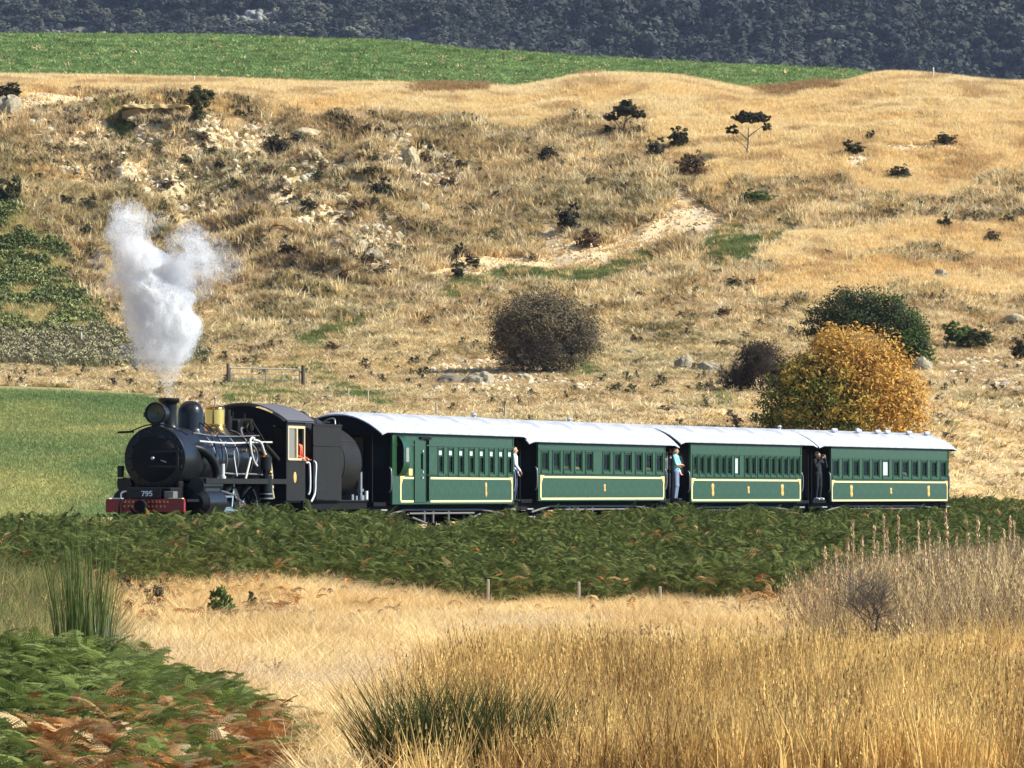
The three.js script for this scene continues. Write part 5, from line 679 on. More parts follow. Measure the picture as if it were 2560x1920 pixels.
  for (const [x, s] of [[la, 1], [lb, -1]]) { const q = new THREE.Shape(); q.moveTo(-0.08, 0.05); q.lineTo(0.36, 0.05); q.quadraticCurveTo(0.26, -0.02, 0.18, -0.04); q.quadraticCurveTo(0.18, -0.11, 0.1, -0.12); q.quadraticCurveTo(0.12, -0.18, 0.06, -0.2); q.lineTo(-0.08, -0.18); const g = new THREE.ExtrudeGeometry(q, { depth: 0.004, bevelEnabled: false }); if (s < 0) { g.translate(0, 0, -0.002).rotateY(Math.PI).translate(0, 0, 0.002); } P('corner_ornament', g.translate(x, c.l1, W + 0.007), ornament); }
  for (const [x, w, h] of c.crests) { const y = (c.l0 + c.l1) / 2, g = [new THREE.SphereGeometry(1, 16, 12).scale(w * 0.5, h * 0.22, 0.012).translate(x, y + h * 0.28, W + 0.004), new THREE.SphereGeometry(1, 16, 12).scale(w * 0.36, h * 0.2, 0.014).translate(x, y, W + 0.004), new THREE.SphereGeometry(1, 16, 12).scale(w * 0.46, h * 0.24, 0.012).translate(x + 0.02, y - h * 0.26, W + 0.004)]; P('crest', g, goldPaint); }
  // roof
  { const n = 26, nx = 30, R = 1.34, cr = c.crown - ev - 0.03, yz = (z) => ev + 0.005 + cr * (1 - Math.pow(Math.abs(z) / R, 2.15)), pos = [], uv = [], idx = [], st = n + 1; for (const d of [0.035, 0]) for (let i = 0; i <= nx; i++) { const x = lerp(x0, x1, i / nx), e = Math.min(x - x0, x1 - x), dr = 0.08 * Math.pow(1 - clamp(e / 0.7, 0, 1), 2); for (let j = 0; j <= n; j++) { const z = -R + (2 * R * j) / n; pos.push(x, yz(z) + d - dr, z); uv.push(x * 0.3, z * 0.3); } } const B = (nx + 1) * st; for (let i = 0; i < nx; i++) for (let j = 0; j < n; j++) { const a = i * st + j, b = a + 1, cc = a + st, dd = cc + 1; idx.push(a, b, dd, a, dd, cc, B + a, B + dd, B + b, B + a, B + cc, B + dd); } for (const i of [0, nx]) for (let j = 0; j < n; j++) { const a = i * st + j; idx.push(a, a + 1, B + a + 1, a, B + a + 1, B + a); } for (let i = 0; i < nx; i++) for (const j of [0, n]) { const a = i * st + j, b = a + st; idx.push(a, b, B + b, a, B + b, B + a); }
    let g = new THREE.BufferGeometry(); g.setAttribute('position', new THREE.Float32BufferAttribute(pos, 3)); g.setAttribute('uv', new THREE.Float32BufferAttribute(uv, 2)); g.setIndex(idx); g = g.toNonIndexed(); g.computeVertexNormals(); const roof = P('roof', g, roofWhite);
    for (let x = x0 + 2.4; x < x1 - 1; x += 2.4) { const rib = []; for (let j = 0; j < n; j++) { const a = -R + (2 * R * j) / n, b = -R + (2 * R * (j + 1)) / n, ya = yz(a) + 0.035, yb = yz(b) + 0.035; for (const [p, q, h] of [[x - 0.015, x + 0.015, 0.003]]) rib.push(p, ya, a, p, ya + h, a, p, yb + h, b, p, ya, a, p, yb + h, b, p, yb, b, p, ya + h, a, q, ya + h, a, q, yb + h, b, p, ya + h, a, q, yb + h, b, p, yb + h, b, q, ya + h, a, q, ya, a, q, yb, b, q, ya + h, a, q, yb, b, q, yb + h, b); } P('roof_seam', soup(rib), roofWhite, roof); }
    for (const [x, z] of c.vents) { const y = yz(z) + 0.035; P('roof_vent', z ? [cylY(x, y - 0.03, y + 0.06, z, 0.06, 0.06, 14), cylX(x - 0.2, x + 0.2, y + 0.1, z, 0.07, 0.07, 18), cylX(x - 0.29, x - 0.2, y + 0.1, z, 0.035, 0.07, 18), cylX(x + 0.2, x + 0.29, y + 0.1, z, 0.07, 0.035, 18)] : [cylY(x, y - 0.03, y + 0.07, z, 0.06, 0.06, 14), cylY(x, y + 0.07, y + 0.13, z, 0.1, 0.05, 16)], roofWhite, roof); }
    for (const x of [x0 + 0.03, x1 - 0.03]) { const s = new THREE.Shape(); s.moveTo(-R + 0.05, ev - 0.07); for (let j = 0; j <= 20; j++) { const z = -R + 0.05 + ((2 * R - 0.1) * j) / 20; s.lineTo(z, yz(z) - 0.085); } s.lineTo(R - 0.05, ev - 0.07); P('canopy_fascia', new THREE.ExtrudeGeometry(s, { depth: 0.03, bevelEnabled: false }).rotateY(-Math.PI / 2).translate(x + 0.015, 0, 0), dark); }
    for (const [a, b] of [[x0 + 0.05, 0], [L, x1 - 0.05]]) if (b - a > 0.3) P('canopy_lining', box(a, b, ev - 0.02, ev, -W + 0.05, W - 0.05), dark);
  }
  // end platforms
  for (const s of [-1, 1]) {
    const e = s < 0 ? x0 + 0.12 : x1 - 0.12, b = s < 0 ? 0 : L, a0 = Math.min(e, b), a1 = Math.max(e, b); if (a1 - a0 < 0.4) continue;
    const p = P('platform', [box(a0, a1, f - 0.05, f + 0.06, -1.05, 1.05), box(a0, a1, f - 0.26, f - 0.055, -0.9, 0.9)], under);
    P('steps', [box(b + s * 0.42 - 0.3, b + s * 0.42 + 0.3, 0.42, 0.46, 0.85, 1.18), box(b + s * 0.42 - 0.3, b + s * 0.42 + 0.3, 0.66, 0.7, 0.85, 1.12)], mat(srgb(150, 146, 138), 0.7), p);
    for (const z of [-1, 1]) P('canopy_post', bar([e, f + 0.06, z * 1.0], [e, ev - 0.05, z * 1.0], 0.028), dark, p);
    P('railing', [bar([e, f + 1.0, -1], [e, f + 1.0, -0.35], 0.02), bar([e, f + 1.0, 0.35], [e, f + 1.0, 1], 0.02), ...[-0.9, -0.75, -0.6, -0.45, 0.45, 0.6, 0.75, 0.9].map((z) => bar([e, f + 0.06, z], [e, f + 1.0, z], 0.012, 5))], dark, p);
    P('grab_rail', tube([[b + s * 0.05, f + 0.35, W - 0.06], [b + s * 0.1, f + 0.4, W], [b + s * 0.1, f + 1.0, W], [b + s * 0.05, f + 1.05, W - 0.06]], 0.018, 16), dullSteel, p);
    if (c.brassRail && s > 0) P('brass_railing', [tube([[e, f + 0.1, 1.0], [e, f + 1.2, 1.0], [e - 0.12, f + 1.55, 1.0], [e - 0.35, f + 1.68, 1.0]], 0.025, 24), tube([[e + 0.02, f + 0.1, 0.72], [e + 0.02, f + 1.1, 0.72], [e - 0.1, f + 1.5, 0.8]], 0.025, 24), bar([e, f + 0.85, 1.0], [e, f + 0.85, -1], 0.02), bar([e, f + 0.5, 1], [e, f + 0.5, -1], 0.02)], mat(srgb(176, 152, 104), 0.45, 0.4), p);
    P('coupler', box(s < 0 ? a0 - 0.25 : a1, s < 0 ? a0 : a1 + 0.25, f - 0.22, f - 0.08, -0.08, 0.08), under, p);
  }
  // running gear
  for (const bx of [2.0, L - 2.0]) { const bg = P('bogie', [box(bx - 0.2, bx + 0.2, 0.42, 0.62, -0.7, 0.7), ...[-1, 1].flatMap((s) => [box(bx - 1.2, bx + 1.2, 0.44, 0.54, s * 0.74 - 0.04, s * 0.74 + 0.04), ...[-0.75, 0.75].map((d) => box(bx + d - 0.13, bx + d + 0.13, 0.24, 0.6, s * 0.74 - 0.07, s * 0.74 + 0.07, 0.03))])], under); for (const d of [-0.75, 0.75]) wheelset(bg, bx + d, 0.38, 0.56); }
  const tr = mat(srgb(112, 108, 100), 0.6);
  for (const z of [-0.95, 0.95]) { P('truss_rod', [bar([0.2, f - 0.34, z], [2.1, f - 0.16, z], 0.035), bar([2.1, f - 0.16, z], [L - 2.6, f - 0.17, z], 0.03), bar([L - 2.6, f - 0.17, z], [L - 0.1, f - 0.3, z], 0.035), bar([2.6, f - 0.27, z], [L - 3.4, f - 0.27, z], 0.03)], tr); P('queen_post', [4.1, 5.0, 6.6].map((x) => bar([x, f - 0.2, z], [x, f - 0.55, z], 0.045)), greyPaint); P('brace', [bar([2.9, f - 0.38, z], [4.4, f - 0.56, z], 0.03), bar([L - 3.9, f - 0.46, z], [L - 2.7, f - 0.3, z], 0.03)], tr); }
  P('brake_cylinder', [cylX(4.5, 5.3, f - 0.42, 0.5, 0.17, 0.17, 18), cylX(5.6, 6.4, f - 0.4, 0.3, 0.14, 0.14, 16)], under);
  return { o, P, W, f, ev, L };
}
const cars = [
  { s0: 18.09, s1: 30.81, r0: 16.75, r1: 32.1, floor: 0.84, eave: 2.87, crown: 3.46, win: [4.93, 5.98, 7.06, 8.17, 9.26, 10.34, 11.37, 12.35], ww: 0.5, wy0: 1.74, wy1: 2.47, l0: 0.93, l1: 1.6, top: true, door: [3.3, 3.72], peep: 2.9, lining: [0.86, 12.58], crests: [[9.71, 0.2, 0.44]], vents: [[12.65, 0]], label: 'green guard and passenger carriage next to the tender, with a black door gap' },
  { s0: 33.52, s1: 47.48, r0: 32.25, r1: 48.8, floor: 0.92, eave: 2.73, crown: 3.44, win: [0.75, 1.94, 3.08, 4.27, 5.44, 7.31, 8.54, 9.71, 10.94, 12.11, 13.3], ww: 0.72, wy0: 1.86, wy1: 2.46, l0: 1.0, l1: 1.67, lining: [0.31, 13.79], crests: [[7.1, 0.22, 0.24]], vents: [[7.24, 0]], label: 'second green carriage from the engine, a single small crest on its side' },
  { s0: 50.31, s1: 62.72, r0: 48.95, r1: 64.3, floor: 0.86, eave: 2.85, crown: 3.44, win: [0.52, 1.22, 1.94, 2.83, 3.54, 4.22, 5.06, 6.16, 6.89, 7.64, 8.39, 9.11, 9.83, 10.56, 11.27, 11.94], ww: 0.46, wy0: 1.8, wy1: 2.42, l0: 0.94, l1: 1.62, lining: [0.17, 12.27], crests: [[2.4, 0.3, 0.44], [6.33, 0.24, 0.26], [10.18, 0.34, 0.42]], vents: [[15.1 - 1.4, 0]], frosted: [6], label: 'third green carriage with many closely spaced narrow windows' },
  { s0: 66.16, s1: 80.85, r0: 64.45, r1: 81.75, floor: 0.87, eave: 2.84, crown: 3.44, win: [0.58, 1.79, 3.02, 4.27, 5.47, 6.68, 7.97, 9.14, 10.35, 11.57, 12.84, 14.05], ww: 0.72, wy0: 1.78, wy1: 2.38, l0: 0.92, l1: 1.59, lining: [0.14, 14.58], crests: [[2.45, 0.34, 0.44], [7.32, 0.24, 0.24], [12.12, 0.34, 0.42]], vents: [[2.39, 0.6], [5.31, 0.6], [7.68, 0.6], [8.91, 0.6], [11.65, 0.6], [14.0, 0.6], [7.07, 0]], frosted: [5], brassRail: true, label: 'last green carriage with a row of vents on its white roof' },
].map(carriage);
{ // the guard's compartment of the first carriage: lookout bay, sliding door and its track, tail lamp box
  const { P, W, f, ev } = cars[0];
  P('sliding_door', [box(2.12, 3.28, f + 0.06, ev - 0.2, W + 0.02, W + 0.05, 0.008)].slice(0, 0).concat([box(2.18, 2.78, f + 0.06, ev - 0.2, W + 0.008, W + 0.03), box(3.0, 3.3, f + 0.06, ev - 0.2, W + 0.008, W + 0.03), box(2.78, 3.0, f + 0.06, 1.84, W + 0.008, W + 0.03), box(2.78, 3.0, 2.31, ev - 0.2, W + 0.008, W + 0.03)]), green);
  P('door_track', [box(2.7, 3.74, ev - 0.16, ev - 0.09, W + 0.01, W + 0.06)], dark); P('door_edge', box(3.3, 3.36, f + 0.06, ev - 0.16, W + 0.01, W + 0.045), dark);
  P('door_handle', [box(2.9, 2.98, 2.34, 2.4, W + 0.03, W + 0.06), box(2.9, 2.98, 1.74, 1.8, W + 0.03, W + 0.06), box(2.86, 2.96, 1.58, 1.63, W + 0.03, W + 0.06)], pipeWhite);
  const s = new THREE.Shape(); s.moveTo(0, 1.64); s.quadraticCurveTo(0.18, 1.75, 0.2, 2.05); s.lineTo(0.2, 2.4); s.quadraticCurveTo(0.18, 2.7, 0, 2.8);
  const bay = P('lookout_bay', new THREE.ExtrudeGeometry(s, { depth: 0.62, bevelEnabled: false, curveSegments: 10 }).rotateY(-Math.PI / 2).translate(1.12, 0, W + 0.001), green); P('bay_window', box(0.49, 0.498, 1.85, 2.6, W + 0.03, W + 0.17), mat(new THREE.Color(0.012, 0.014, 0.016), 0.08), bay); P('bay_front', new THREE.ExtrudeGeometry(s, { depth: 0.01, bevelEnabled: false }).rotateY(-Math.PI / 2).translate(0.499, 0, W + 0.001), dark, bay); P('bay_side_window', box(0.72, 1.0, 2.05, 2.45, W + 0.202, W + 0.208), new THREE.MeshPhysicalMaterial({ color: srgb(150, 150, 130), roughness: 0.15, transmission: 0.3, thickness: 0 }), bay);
  P('notice_box', box(1.62, 1.98, 1.66, 1.86, W, W + 0.02, 0.008), ornament);
}
// the track itself
{
  const sl = [], railPts = [-0.57, 0.57].map(() => []);
  for (let s = -16; s < 96; s += 0.7) { const t = trackAt(s); sl.push([t, s]); }
  const tr = thing('railway_track', 'rusty railway track under the train, half hidden by bracken', 'track'), proto = new THREE.BoxGeometry(2.1, 0.14, 0.2), sm = mat(srgb(104, 88, 70), 0.95);
  sl.forEach(([t]) => { const m = part('sleeper', proto, sm, tr); m.position.set(t.x, RAIL - 0.24, -t.Z); m.rotation.y = -t.head; });
  for (const z of [-0.57, 0.57]) { const pts = []; for (let s = -17; s <= 97; s += 1.5) { const t = trackAt(s); pts.push([t.x + Math.cos(t.head) * z, RAIL - 0.085, -t.Z + Math.sin(t.head) * z]); } part('rail', new THREE.TubeGeometry(new THREE.CatmullRomCurve3(pts.map((p) => V(...p))), 160, 0.075, 6), mat(srgb(120, 92, 72), 0.6, 0.4), tr); }
}

// ---------------------------------------------------------------- people
// tapered capsules [ax, ay, az, bx, by, bz, ra, rb] joined by a smooth minimum, meshed as one surface
function distance(caps, k) {
  return (x, y, z) => {
    let d = 1;
    for (const c of caps) {
      const vx = c[3] - c[0], vy = c[4] - c[1], vz = c[5] - c[2], px = x - c[0], py = y - c[1], pz = z - c[2], t = clamp((px * vx + py * vy + pz * vz) / (vx * vx + vy * vy + vz * vz + 1e-9), 0, 1);
      const e = Math.hypot(px - vx * t, py - vy * t, (pz - vz * t) * (c[8] ?? 1)) - lerp(c[6], c[7], t), h = Math.max(k - Math.abs(d - e), 0) / k; d = Math.min(d, e) - h * h * k * 0.25;
    }
    return d;
  };
}
function surface(f, lo, hi, h) {   // surface nets
  const n = [0, 1, 2].map((i) => Math.ceil((hi[i] - lo[i]) / h) + 2), at = (i, j, k) => i + n[0] * (j + n[1] * k), v = new Float32Array(n[0] * n[1] * n[2]), id = new Int32Array(v.length).fill(-1), pos = [], nor = [], idx = [];
  for (let k = 0; k < n[2]; k++) for (let j = 0; j < n[1]; j++) for (let i = 0; i < n[0]; i++) v[at(i, j, k)] = f(lo[0] + i * h, lo[1] + j * h, lo[2] + k * h);
  for (let k = 0; k < n[2] - 1; k++) for (let j = 0; j < n[1] - 1; j++) for (let i = 0; i < n[0] - 1; i++) {
    let s = 0, c = 0, X = 0, Y = 0, Z = 0; const q = []; for (let e = 0; e < 8; e++) { const w = v[at(i + (e & 1), j + ((e >> 1) & 1), k + (e >> 2))]; q.push(w); if (w < 0) s++; } if (s === 0 || s === 8) continue;
    for (let a = 0; a < 8; a++) for (const b of [1, 2, 4]) if (!(a & b) && q[a] < 0 !== q[a | b] < 0) { const t = q[a] / (q[a] - q[a | b]); X += (a & 1) + (b === 1 ? t : 0); Y += ((a >> 1) & 1) + (b === 2 ? t : 0); Z += (a >> 2) + (b === 4 ? t : 0); c++; }
    id[at(i, j, k)] = pos.length / 3; const x = lo[0] + (i + X / c) * h, y = lo[1] + (j + Y / c) * h, z = lo[2] + (k + Z / c) * h, e = h * 0.5, g = V(f(x + e, y, z) - f(x - e, y, z), f(x, y + e, z) - f(x, y - e, z), f(x, y, z + e) - f(x, y, z - e)).normalize(); pos.push(x, y, z); nor.push(g.x, g.y, g.z);
  }
  for (let k = 1; k < n[2] - 1; k++) for (let j = 1; j < n[1] - 1; j++) for (let i = 1; i < n[0] - 1; i++) { const a = v[at(i, j, k)] < 0; const quad = (b, p, q, r, s) => { if (a === v[b] < 0) return; if (a) idx.push(p, q, r, p, r, s); else idx.push(p, r, q, p, s, r); };
    quad(at(i + 1, j, k), id[at(i, j - 1, k - 1)], id[at(i, j, k - 1)], id[at(i, j, k)], id[at(i, j - 1, k)]); quad(at(i, j + 1, k), id[at(i - 1, j, k - 1)], id[at(i - 1, j, k)], id[at(i, j, k)], id[at(i, j, k - 1)]); quad(at(i, j, k + 1), id[at(i - 1, j - 1, k)], id[at(i, j - 1, k)], id[at(i, j, k)], id[at(i - 1, j, k)]); }
  const g = new THREE.BufferGeometry(); g.setAttribute('position', new THREE.Float32BufferAttribute(pos, 3)); g.setAttribute('normal', new THREE.Float32BufferAttribute(nor, 3)); g.setIndex(idx.filter((_, i) => { const t = i - (i % 3); return idx[t] >= 0 && idx[t + 1] >= 0 && idx[t + 2] >= 0; })); return g;
}
const bounds = (caps, m) => [[0, 1, 2].map((i) => Math.min(...caps.map((c) => Math.min(c[i] - c[6], c[i + 3] - c[7]))) - m), [0, 1, 2].map((i) => Math.max(...caps.map((c) => Math.max(c[i] + c[6], c[i + 3] + c[7]))) + m)];
const meshed = (caps, k, h) => surface(distance(caps, k), ...bounds(caps, 0.03), h);
const grown = (caps, by) => caps.map((c) => { const d = [...c]; d[6] += by; d[7] += by; return d; });
// a person facing +z, feet at the origin; arms as [elbow, wrist] for right (-x) and left (+x); seated lifts the thighs
function person(label, { h = 1.75, R, L, shirt, trousers, shoes = srgb(40, 36, 32), hair = srgb(60, 44, 30), skin = srgb(214, 164, 130), vest, cap, seated, sleeves = 0.6, turn = 0, woman }, group) {
  const o = thing('person', label, 'person', group), k = h / 1.75, S = (a) => a.map((c) => c.map((v, i) => (i < 8 ? v * k : v)));
  const sk = mat(skin, 0.6), hipY = seated ? 0.5 : 0.93, up = hipY - 0.93, sh = woman ? 0.16 : 0.185, tor = [[0, 0.97 + up, 0, 0, 1.12 + up, 0, 0.135, 0.125, 1.25], [0, 1.12 + up, 0, 0, 1.36 + up, -0.01, 0.125, 0.14, 1.3], [-sh + 0.03, 1.41 + up, -0.01, sh - 0.03, 1.41 + up, -0.01, 0.075, 0.075]], legs = [], feet = [];
  for (const s of [-1, 1]) { const kn = seated ? [s * 0.1, 0.5, 0.42] : [s * 0.1, 0.5, 0.02], an = seated ? [s * 0.1, 0.08, 0.4] : [s * 0.11, 0.09, -0.02]; legs.push([s * 0.085, hipY, 0, ...kn, 0.088, 0.06], [...kn, ...an, 0.058, 0.04]); feet.push([an[0], 0.045, an[2] - 0.03, an[0] + s * 0.02, 0.035, an[2] + 0.16, 0.045, 0.036]); }
  const arms = [], hands = [];
  [[-1, R], [1, L]].forEach(([s, [el, wr]]) => {
    const E = el.map((v, i) => v + (i === 1 ? up : 0)), Wr = wr.map((v, i) => v + (i === 1 ? up : 0)); arms.push([[s * sh, 1.405 + up, -0.01, ...E, 0.052, 0.04], [...E, ...Wr, 0.04, 0.028]]);
    const d = V(...Wr).sub(V(...E)).normalize(), side = V(0, 1, 0).cross(d).lengthSq() > 0.05 ? V(0, 1, 0).cross(d).normalize() : V(1, 0, 0), pal = d.clone().cross(side).normalize().multiplyScalar(s), W0 = V(...Wr), H = [], P = (a, b, c) => W0.clone().addScaledVector(d, a).addScaledVector(side, b).addScaledVector(pal, c).toArray();
    H.push([...P(0, 0, 0), ...P(0.04, 0, 0), 0.026, 0.03], [...P(0.04, -0.022, 0), ...P(0.09, -0.026, 0.004), 0.02, 0.015], [...P(0.04, 0.022, 0), ...P(0.09, 0.026, 0.004), 0.02, 0.014]);
    [[-0.028, 0.072], [-0.009, 0.082], [0.01, 0.076], [0.028, 0.06]].forEach(([b, l]) => H.push([...P(0.088, b, 0.003), ...P(0.088 + l * 0.5, b * 1.1, 0.016), 0.0095, 0.0085], [...P(0.088 + l * 0.5, b * 1.1, 0.016), ...P(0.088 + l * 0.8, b * 1.1, 0.042), 0.0085, 0.007]));
    H.push([...P(0.02, -s * 0.025, 0.01), ...P(0.06, -s * 0.052, 0.024), 0.013, 0.011], [...P(0.06, -s * 0.052, 0.024), ...P(0.088, -s * 0.05, 0.04), 0.011, 0.008]); hands.push(H);
  });
  const hy = 1.625 + up, head = [[0, 1.43 + up, -0.015, 0, 1.55 + up, 0, 0.056, 0.054], [0, hy + 0.02, -0.012, 0, hy + 0.03, -0.02, 0.093, 0.093], [0, hy - 0.06, 0.022, 0, hy - 0.02, 0.02, 0.056, 0.068], [0, hy - 0.09, 0.052, 0, hy - 0.085, 0.05, 0.028, 0.03], [0, hy + 0.01, 0.083, 0, hy - 0.028, 0.104, 0.011, 0.016], [-0.03, hy - 0.052, 0.078, 0.03, hy - 0.052, 0.078, 0.009, 0.009], [-0.088, hy - 0.02, 0, -0.09, hy + 0.02, -0.01, 0.014, 0.018], [0.088, hy - 0.02, 0, 0.09, hy + 0.02, -0.01, 0.014, 0.018]];
  const body = meshed(S([...grown(tor, -0.012), ...grown(legs, -0.01), ...arms.flat(), ...feet.map((f) => grown([f], -0.008)[0]), head[0]]), 0.04 * k, 0.022);
  part('body', [body, meshed(S(head), 0.018, 0.0075), ...hands.map((H) => meshed(S(H), 0.008, 0.0055))], sk, o);
  const sleeve = arms.map(([u, l]) => (sleeves > 1 ? [u, l] : [[...u.slice(0, 3), ...[0, 1, 2].map((i) => lerp(u[i], u[i + 3], sleeves)), u[6], lerp(u[6], u[7], sleeves)]])).flat();
  part('shirt', meshed(S([...grown(tor, 0.012), ...grown(sleeve, 0.014)]), 0.035 * k, 0.018), mat(shirt, 0.85), o);
  if (vest) part('vest', meshed(S(grown(tor, 0.026)), 0.035 * k, 0.02), mat(vest, 0.7), o);
  part('trousers', meshed(S([...grown(legs, 0.012), [0, hipY + 0.02, 0, 0, hipY + 0.09, 0, 0.14, 0.138, 1.2]]), 0.035 * k, 0.018), mat(trousers, 0.9), o);
  for (const f of feet) part('shoe', meshed(S([grown([f], 0.006)[0]]), 0.01, 0.014), mat(shoes, 0.6), o);
  if (cap) part('cap', meshed(S([[0, hy + 0.06, -0.015, 0, hy + 0.065, -0.02, 0.094, 0.094], [-0.03, hy + 0.065, 0.09, 0.03, hy + 0.065, 0.09, 0.035, 0.035, 1.4]]), 0.02, 0.014), mat(cap, 0.8), o);
  part('hair', meshed(S([[0, hy + 0.035, -0.03, 0, hy + 0.045, -0.03, 0.094, 0.093], ...(woman ? [[0, hy + 0.02, -0.06, 0, hy - 0.14, -0.07, 0.085, 0.05]] : [])]), 0.02, 0.012), mat(hair, 0.9), o);
  for (const s of [-1, 1]) part('eye', new THREE.SphereGeometry(0.012 * k, 10, 8).translate(s * 0.033 * k, (hy + 0.008) * k, 0.076 * k), mat(srgb(50, 38, 30), 0.3), o);
  o.rotation.y = turn; return o;
}
const board = (p, host, x, y, z, turn) => { p.position.copy(host.localToWorld(V(x, y, z))); p.rotation.y = host.rotation.y + turn; return p; };   // stands a person in or on a vehicle
scene.updateMatrixWorld(true);
const hang = { R: [[-0.27, 1.14, 0], [-0.27, 0.9, 0.06]], L: [[0.27, 1.14, 0], [0.27, 0.9, 0.06]] }, lap = { R: [[-0.25, 1.16, 0.03], [-0.14, 1.05, 0.24]], L: [[0.25, 1.16, 0.03], [0.14, 1.05, 0.24]] };
{
  const eng = scene.getObjectByName('steam_locomotive'), orange = srgb(250, 106, 52);
  board(person('person in an orange safety vest and cap at the engine cab window', { h: 1.74, R: [[-0.3, 1.2, 0.12], [-0.2, 1.12, 0.34]], L: [[0.28, 1.15, 0.02], [0.2, 1.08, 0.25]], shirt: orange, vest: orange, trousers: srgb(40, 44, 56), cap: srgb(60, 60, 62), sleeves: 1.2 }), eng, 9.86, 0.99, 0.96, -0.35);
  const on = (c, p, x, z, turn) => board(p, cars[c].o, x, cars[c].f + 0.06, z, turn);
  on(0, person('person in a white shirt and jeans at the rear corner of the first carriage', { h: 1.7, R: [[-0.26, 1.16, 0.02], [-0.2, 0.98, 0.16]], L: [[0.27, 1.14, 0], [0.26, 0.92, 0.1]], shirt: srgb(244, 244, 244), trousers: srgb(54, 64, 96), sleeves: 1.2 }), cars[0].L + 0.98, 0.98, 0.3);
  on(2, person('person in a light turquoise shirt and pale jeans on the third carriage platform', { h: 1.78, R: [[-0.29, 1.17, 0.08], [-0.06, 1.17, 0.19]], L: [[0.31, 1.16, 0.08], [0.07, 1.13, 0.2]], shirt: srgb(140, 232, 228), trousers: srgb(122, 134, 152), hair: srgb(150, 116, 74), sleeves: 0.8 }), -0.82, 0.98, 0.1);
  on(2, person('person in a pale grey shirt half hidden behind the turquoise shirt', { h: 1.76, R: [[-0.28, 1.17, 0.06], [-0.07, 1.14, 0.19]], L: [[0.27, 1.14, 0.02], [0.22, 0.94, 0.16]], shirt: srgb(214, 216, 224), trousers: srgb(52, 58, 88), hair: srgb(120, 92, 60), sleeves: 1.2 }), -0.34, 0.72, -0.1);
  on(2, person('person in dark clothes with a grey jacket left of the turquoise shirt', { h: 1.66, ...hang, shirt: srgb(110, 110, 116), trousers: srgb(30, 32, 42), hair: srgb(30, 24, 20), sleeves: 1.2, skin: srgb(160, 116, 90) }), -1.12, 0.74, -0.6);
  const ph = on(3, person('person in dark clothes and white shoes photographing from the last carriage platform', { h: 1.72, R: [[-0.3, 1.22, 0.14], [-0.08, 1.5, 0.24]], L: [[0.3, 1.22, 0.14], [0.09, 1.5, 0.24]], shirt: srgb(30, 32, 38), trousers: srgb(20, 22, 26), shoes: srgb(226, 226, 226), hair: srgb(190, 160, 110), sleeves: 1.2 }), -0.62, 0.94, -0.35);
  ph.updateMatrixWorld(true); const cam = thing('photo_camera', 'small black camera held up to the face by the dark dressed person', 'camera'); part('camera_body', new RoundedBoxGeometry(0.13, 0.085, 0.06, 2, 0.012), mat(new THREE.Color(0.02, 0.02, 0.02), 0.5), cam); part('objective', cylZ(0, 0, 0.03, 0.1, 0.032, 18), mat(new THREE.Color(0.03, 0.03, 0.03), 0.3), cam); cam.position.copy(ph.localToWorld(V(0, 1.575, 0.19))); cam.rotation.y = ph.rotation.y;
  [[1, 3.15, 'seated passenger seen dimly through the second window of the second carriage', srgb(150, 120, 96), srgb(120, 100, 84)], [1, 4.3, 'seated passenger behind the third window of the second carriage', srgb(140, 120, 110), srgb(180, 160, 150)], [1, 5.45, 'seated passenger with fair hair behind the fourth window of the second carriage', srgb(236, 200, 150), srgb(220, 200, 150)], [1, 13.25, 'seated passenger near the rear end of the second carriage', srgb(224, 180, 140), srgb(200, 186, 170)], [2, 2.0, 'seated passenger in grey near the front of the third carriage', srgb(190, 160, 140), srgb(150, 150, 154)], [3, 6.55, 'seated passenger in grey beside the frosted window of the last carriage', srgb(190, 160, 140), srgb(170, 170, 176)], [3, 10.2, 'seated passenger in pale clothes behind the middle of the last carriage', srgb(200, 170, 150), srgb(190, 190, 196)]]
    .forEach(([c, x, l, skin, shirt]) => board(person(l, { h: 1.68, ...lap, shirt, skin, trousers: srgb(50, 52, 60), hair: l.includes('fair') ? srgb(226, 196, 140) : srgb(70, 54, 40), seated: true, sleeves: 1.2, woman: l.includes('fair') }), cars[c].o, x, cars[c].f + 0.06, 0.7, -Math.PI / 2 + (c === 1 && x > 5 && x < 6 ? 0.9 : 0.35)));
}

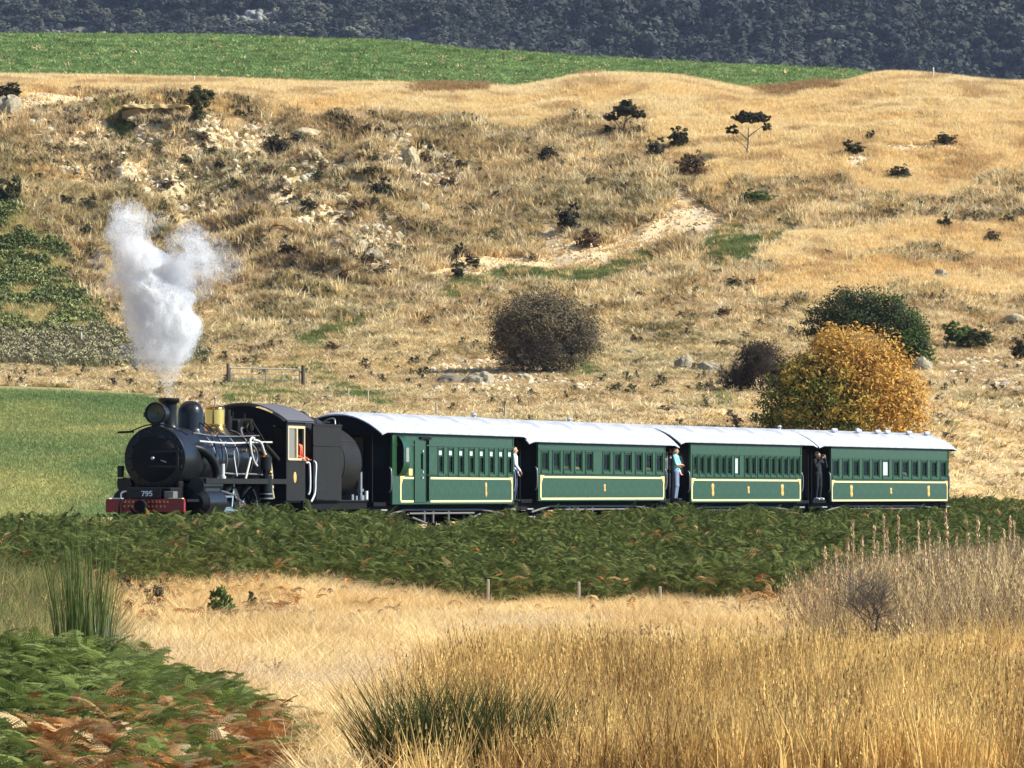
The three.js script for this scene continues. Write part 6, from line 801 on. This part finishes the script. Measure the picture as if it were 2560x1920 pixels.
// ---------------------------------------------------------------- steam: very many tiny droplets of cloud, thick where it boils up and thin at the edges
{
  const eng = scene.getObjectByName('steam_locomotive'), top = eng.localToWorld(V(1.92, 3.62, 0)), B = (px, py, r, n, sx = 1, sy = 1) => [(px - 424) / 96, (996 - py) / 96, r / 96, n, sx, sy];
  const puffs = [B(423, 986, 13, 0.12, 1, 1.2), B(424, 962, 20, 0.14, 1, 1.6), B(420, 928, 42, 0.24), B(398, 890, 66, 0.55, 1.3, 0.8), B(335, 880, 44, 0.16, 1.4, 0.8), B(430, 860, 62, 1.2), B(372, 830, 72, 1.0), B(455, 820, 56, 1.5), B(410, 780, 82, 1.6), B(470, 790, 44, 1.7), B(352, 780, 52, 1.1), B(455, 765, 46, 1.7), B(390, 725, 78, 1.6), B(340, 720, 52, 1.2), B(440, 700, 56, 1.5), B(370, 670, 70, 1.4), B(318, 680, 44, 1.0), B(290, 700, 26, 0.5), B(400, 650, 44, 1.1), B(330, 640, 54, 1.0), B(315, 575, 54, 0.45), B(290, 590, 38, 0.4), B(330, 540, 46, 0.3), B(300, 535, 38, 0.35), B(360, 560, 38, 0.18), B(345, 605, 42, 0.3), B(450, 660, 48, 0.3), B(485, 645, 58, 0.42), B(520, 665, 48, 0.34), B(480, 598, 50, 0.3), B(430, 620, 44, 0.2), B(565, 665, 52, 0.12), B(540, 620, 46, 0.1), B(250, 650, 30, 0.14), B(390, 560, 44, 0.06), B(280, 720, 40, 0.12), B(500, 720, 44, 0.14)];
  const pos = [], R = new THREE.Vector3(), U = V();
  for (const [dx, dy, r, n, sx, sy] of puffs) {
    const s = n < 0.6 ? 0.0085 : 0.0095, count = Math.round(400000 * n * (n < 0.6 ? 1.8 : 1.45) * Math.pow(r, 2.4) * sx * sy);
    for (let i = 0; i < count; i++) {
      R.set(rr(-1, 1), rr(-1, 1), rr(-1, 1)); const q = R.length(); if (q > 1 || rnd() < Math.pow(q, 3) * 0.85) continue;
      const w = 0.22 * r, x = dx + R.x * r * sx, y = dy + R.y * r * sy, z = R.z * r * Math.max(1, sx) * 0.95, b = noise3(x * 1.9 + 4, y * 1.9, z * 1.9 + 9) * 0.7 + noise3(x * 4.5 + 1, y * 4.5, z * 4.5) * 0.3; if (b < 0.1 + 0.42 * q * q * rr(0.8, 1.2)) continue;
      const jx = x + (noise3(x * 5, y * 5, z * 5 + 3) - 0.5) * w, jy = y + (noise3(x * 5 + 8, y * 5, z * 5) - 0.5) * w;
      for (let k = 0; k < 3; k++) { U.set(rr(-1, 1), rr(-1, 1), rr(-1, 1)).normalize(); pos.push(top.x + jx + U.x * s, top.y + jy + U.y * s, top.z + z + U.z * s); }
    }
  }
  const g = soup(pos), o = part('steam_plume', g, new THREE.MeshPhysicalMaterial({ color: new THREE.Color(0.99, 0.985, 0.975), roughness: 1, specularIntensity: 0, transmission: 0.5, thickness: 0, side: THREE.DoubleSide }), scene);
  tag(o, 'white steam plume billowing up from the chimney of the engine', 'steam'); console.log('steam faces', pos.length / 9);
}
renderer.render(scene, camera);
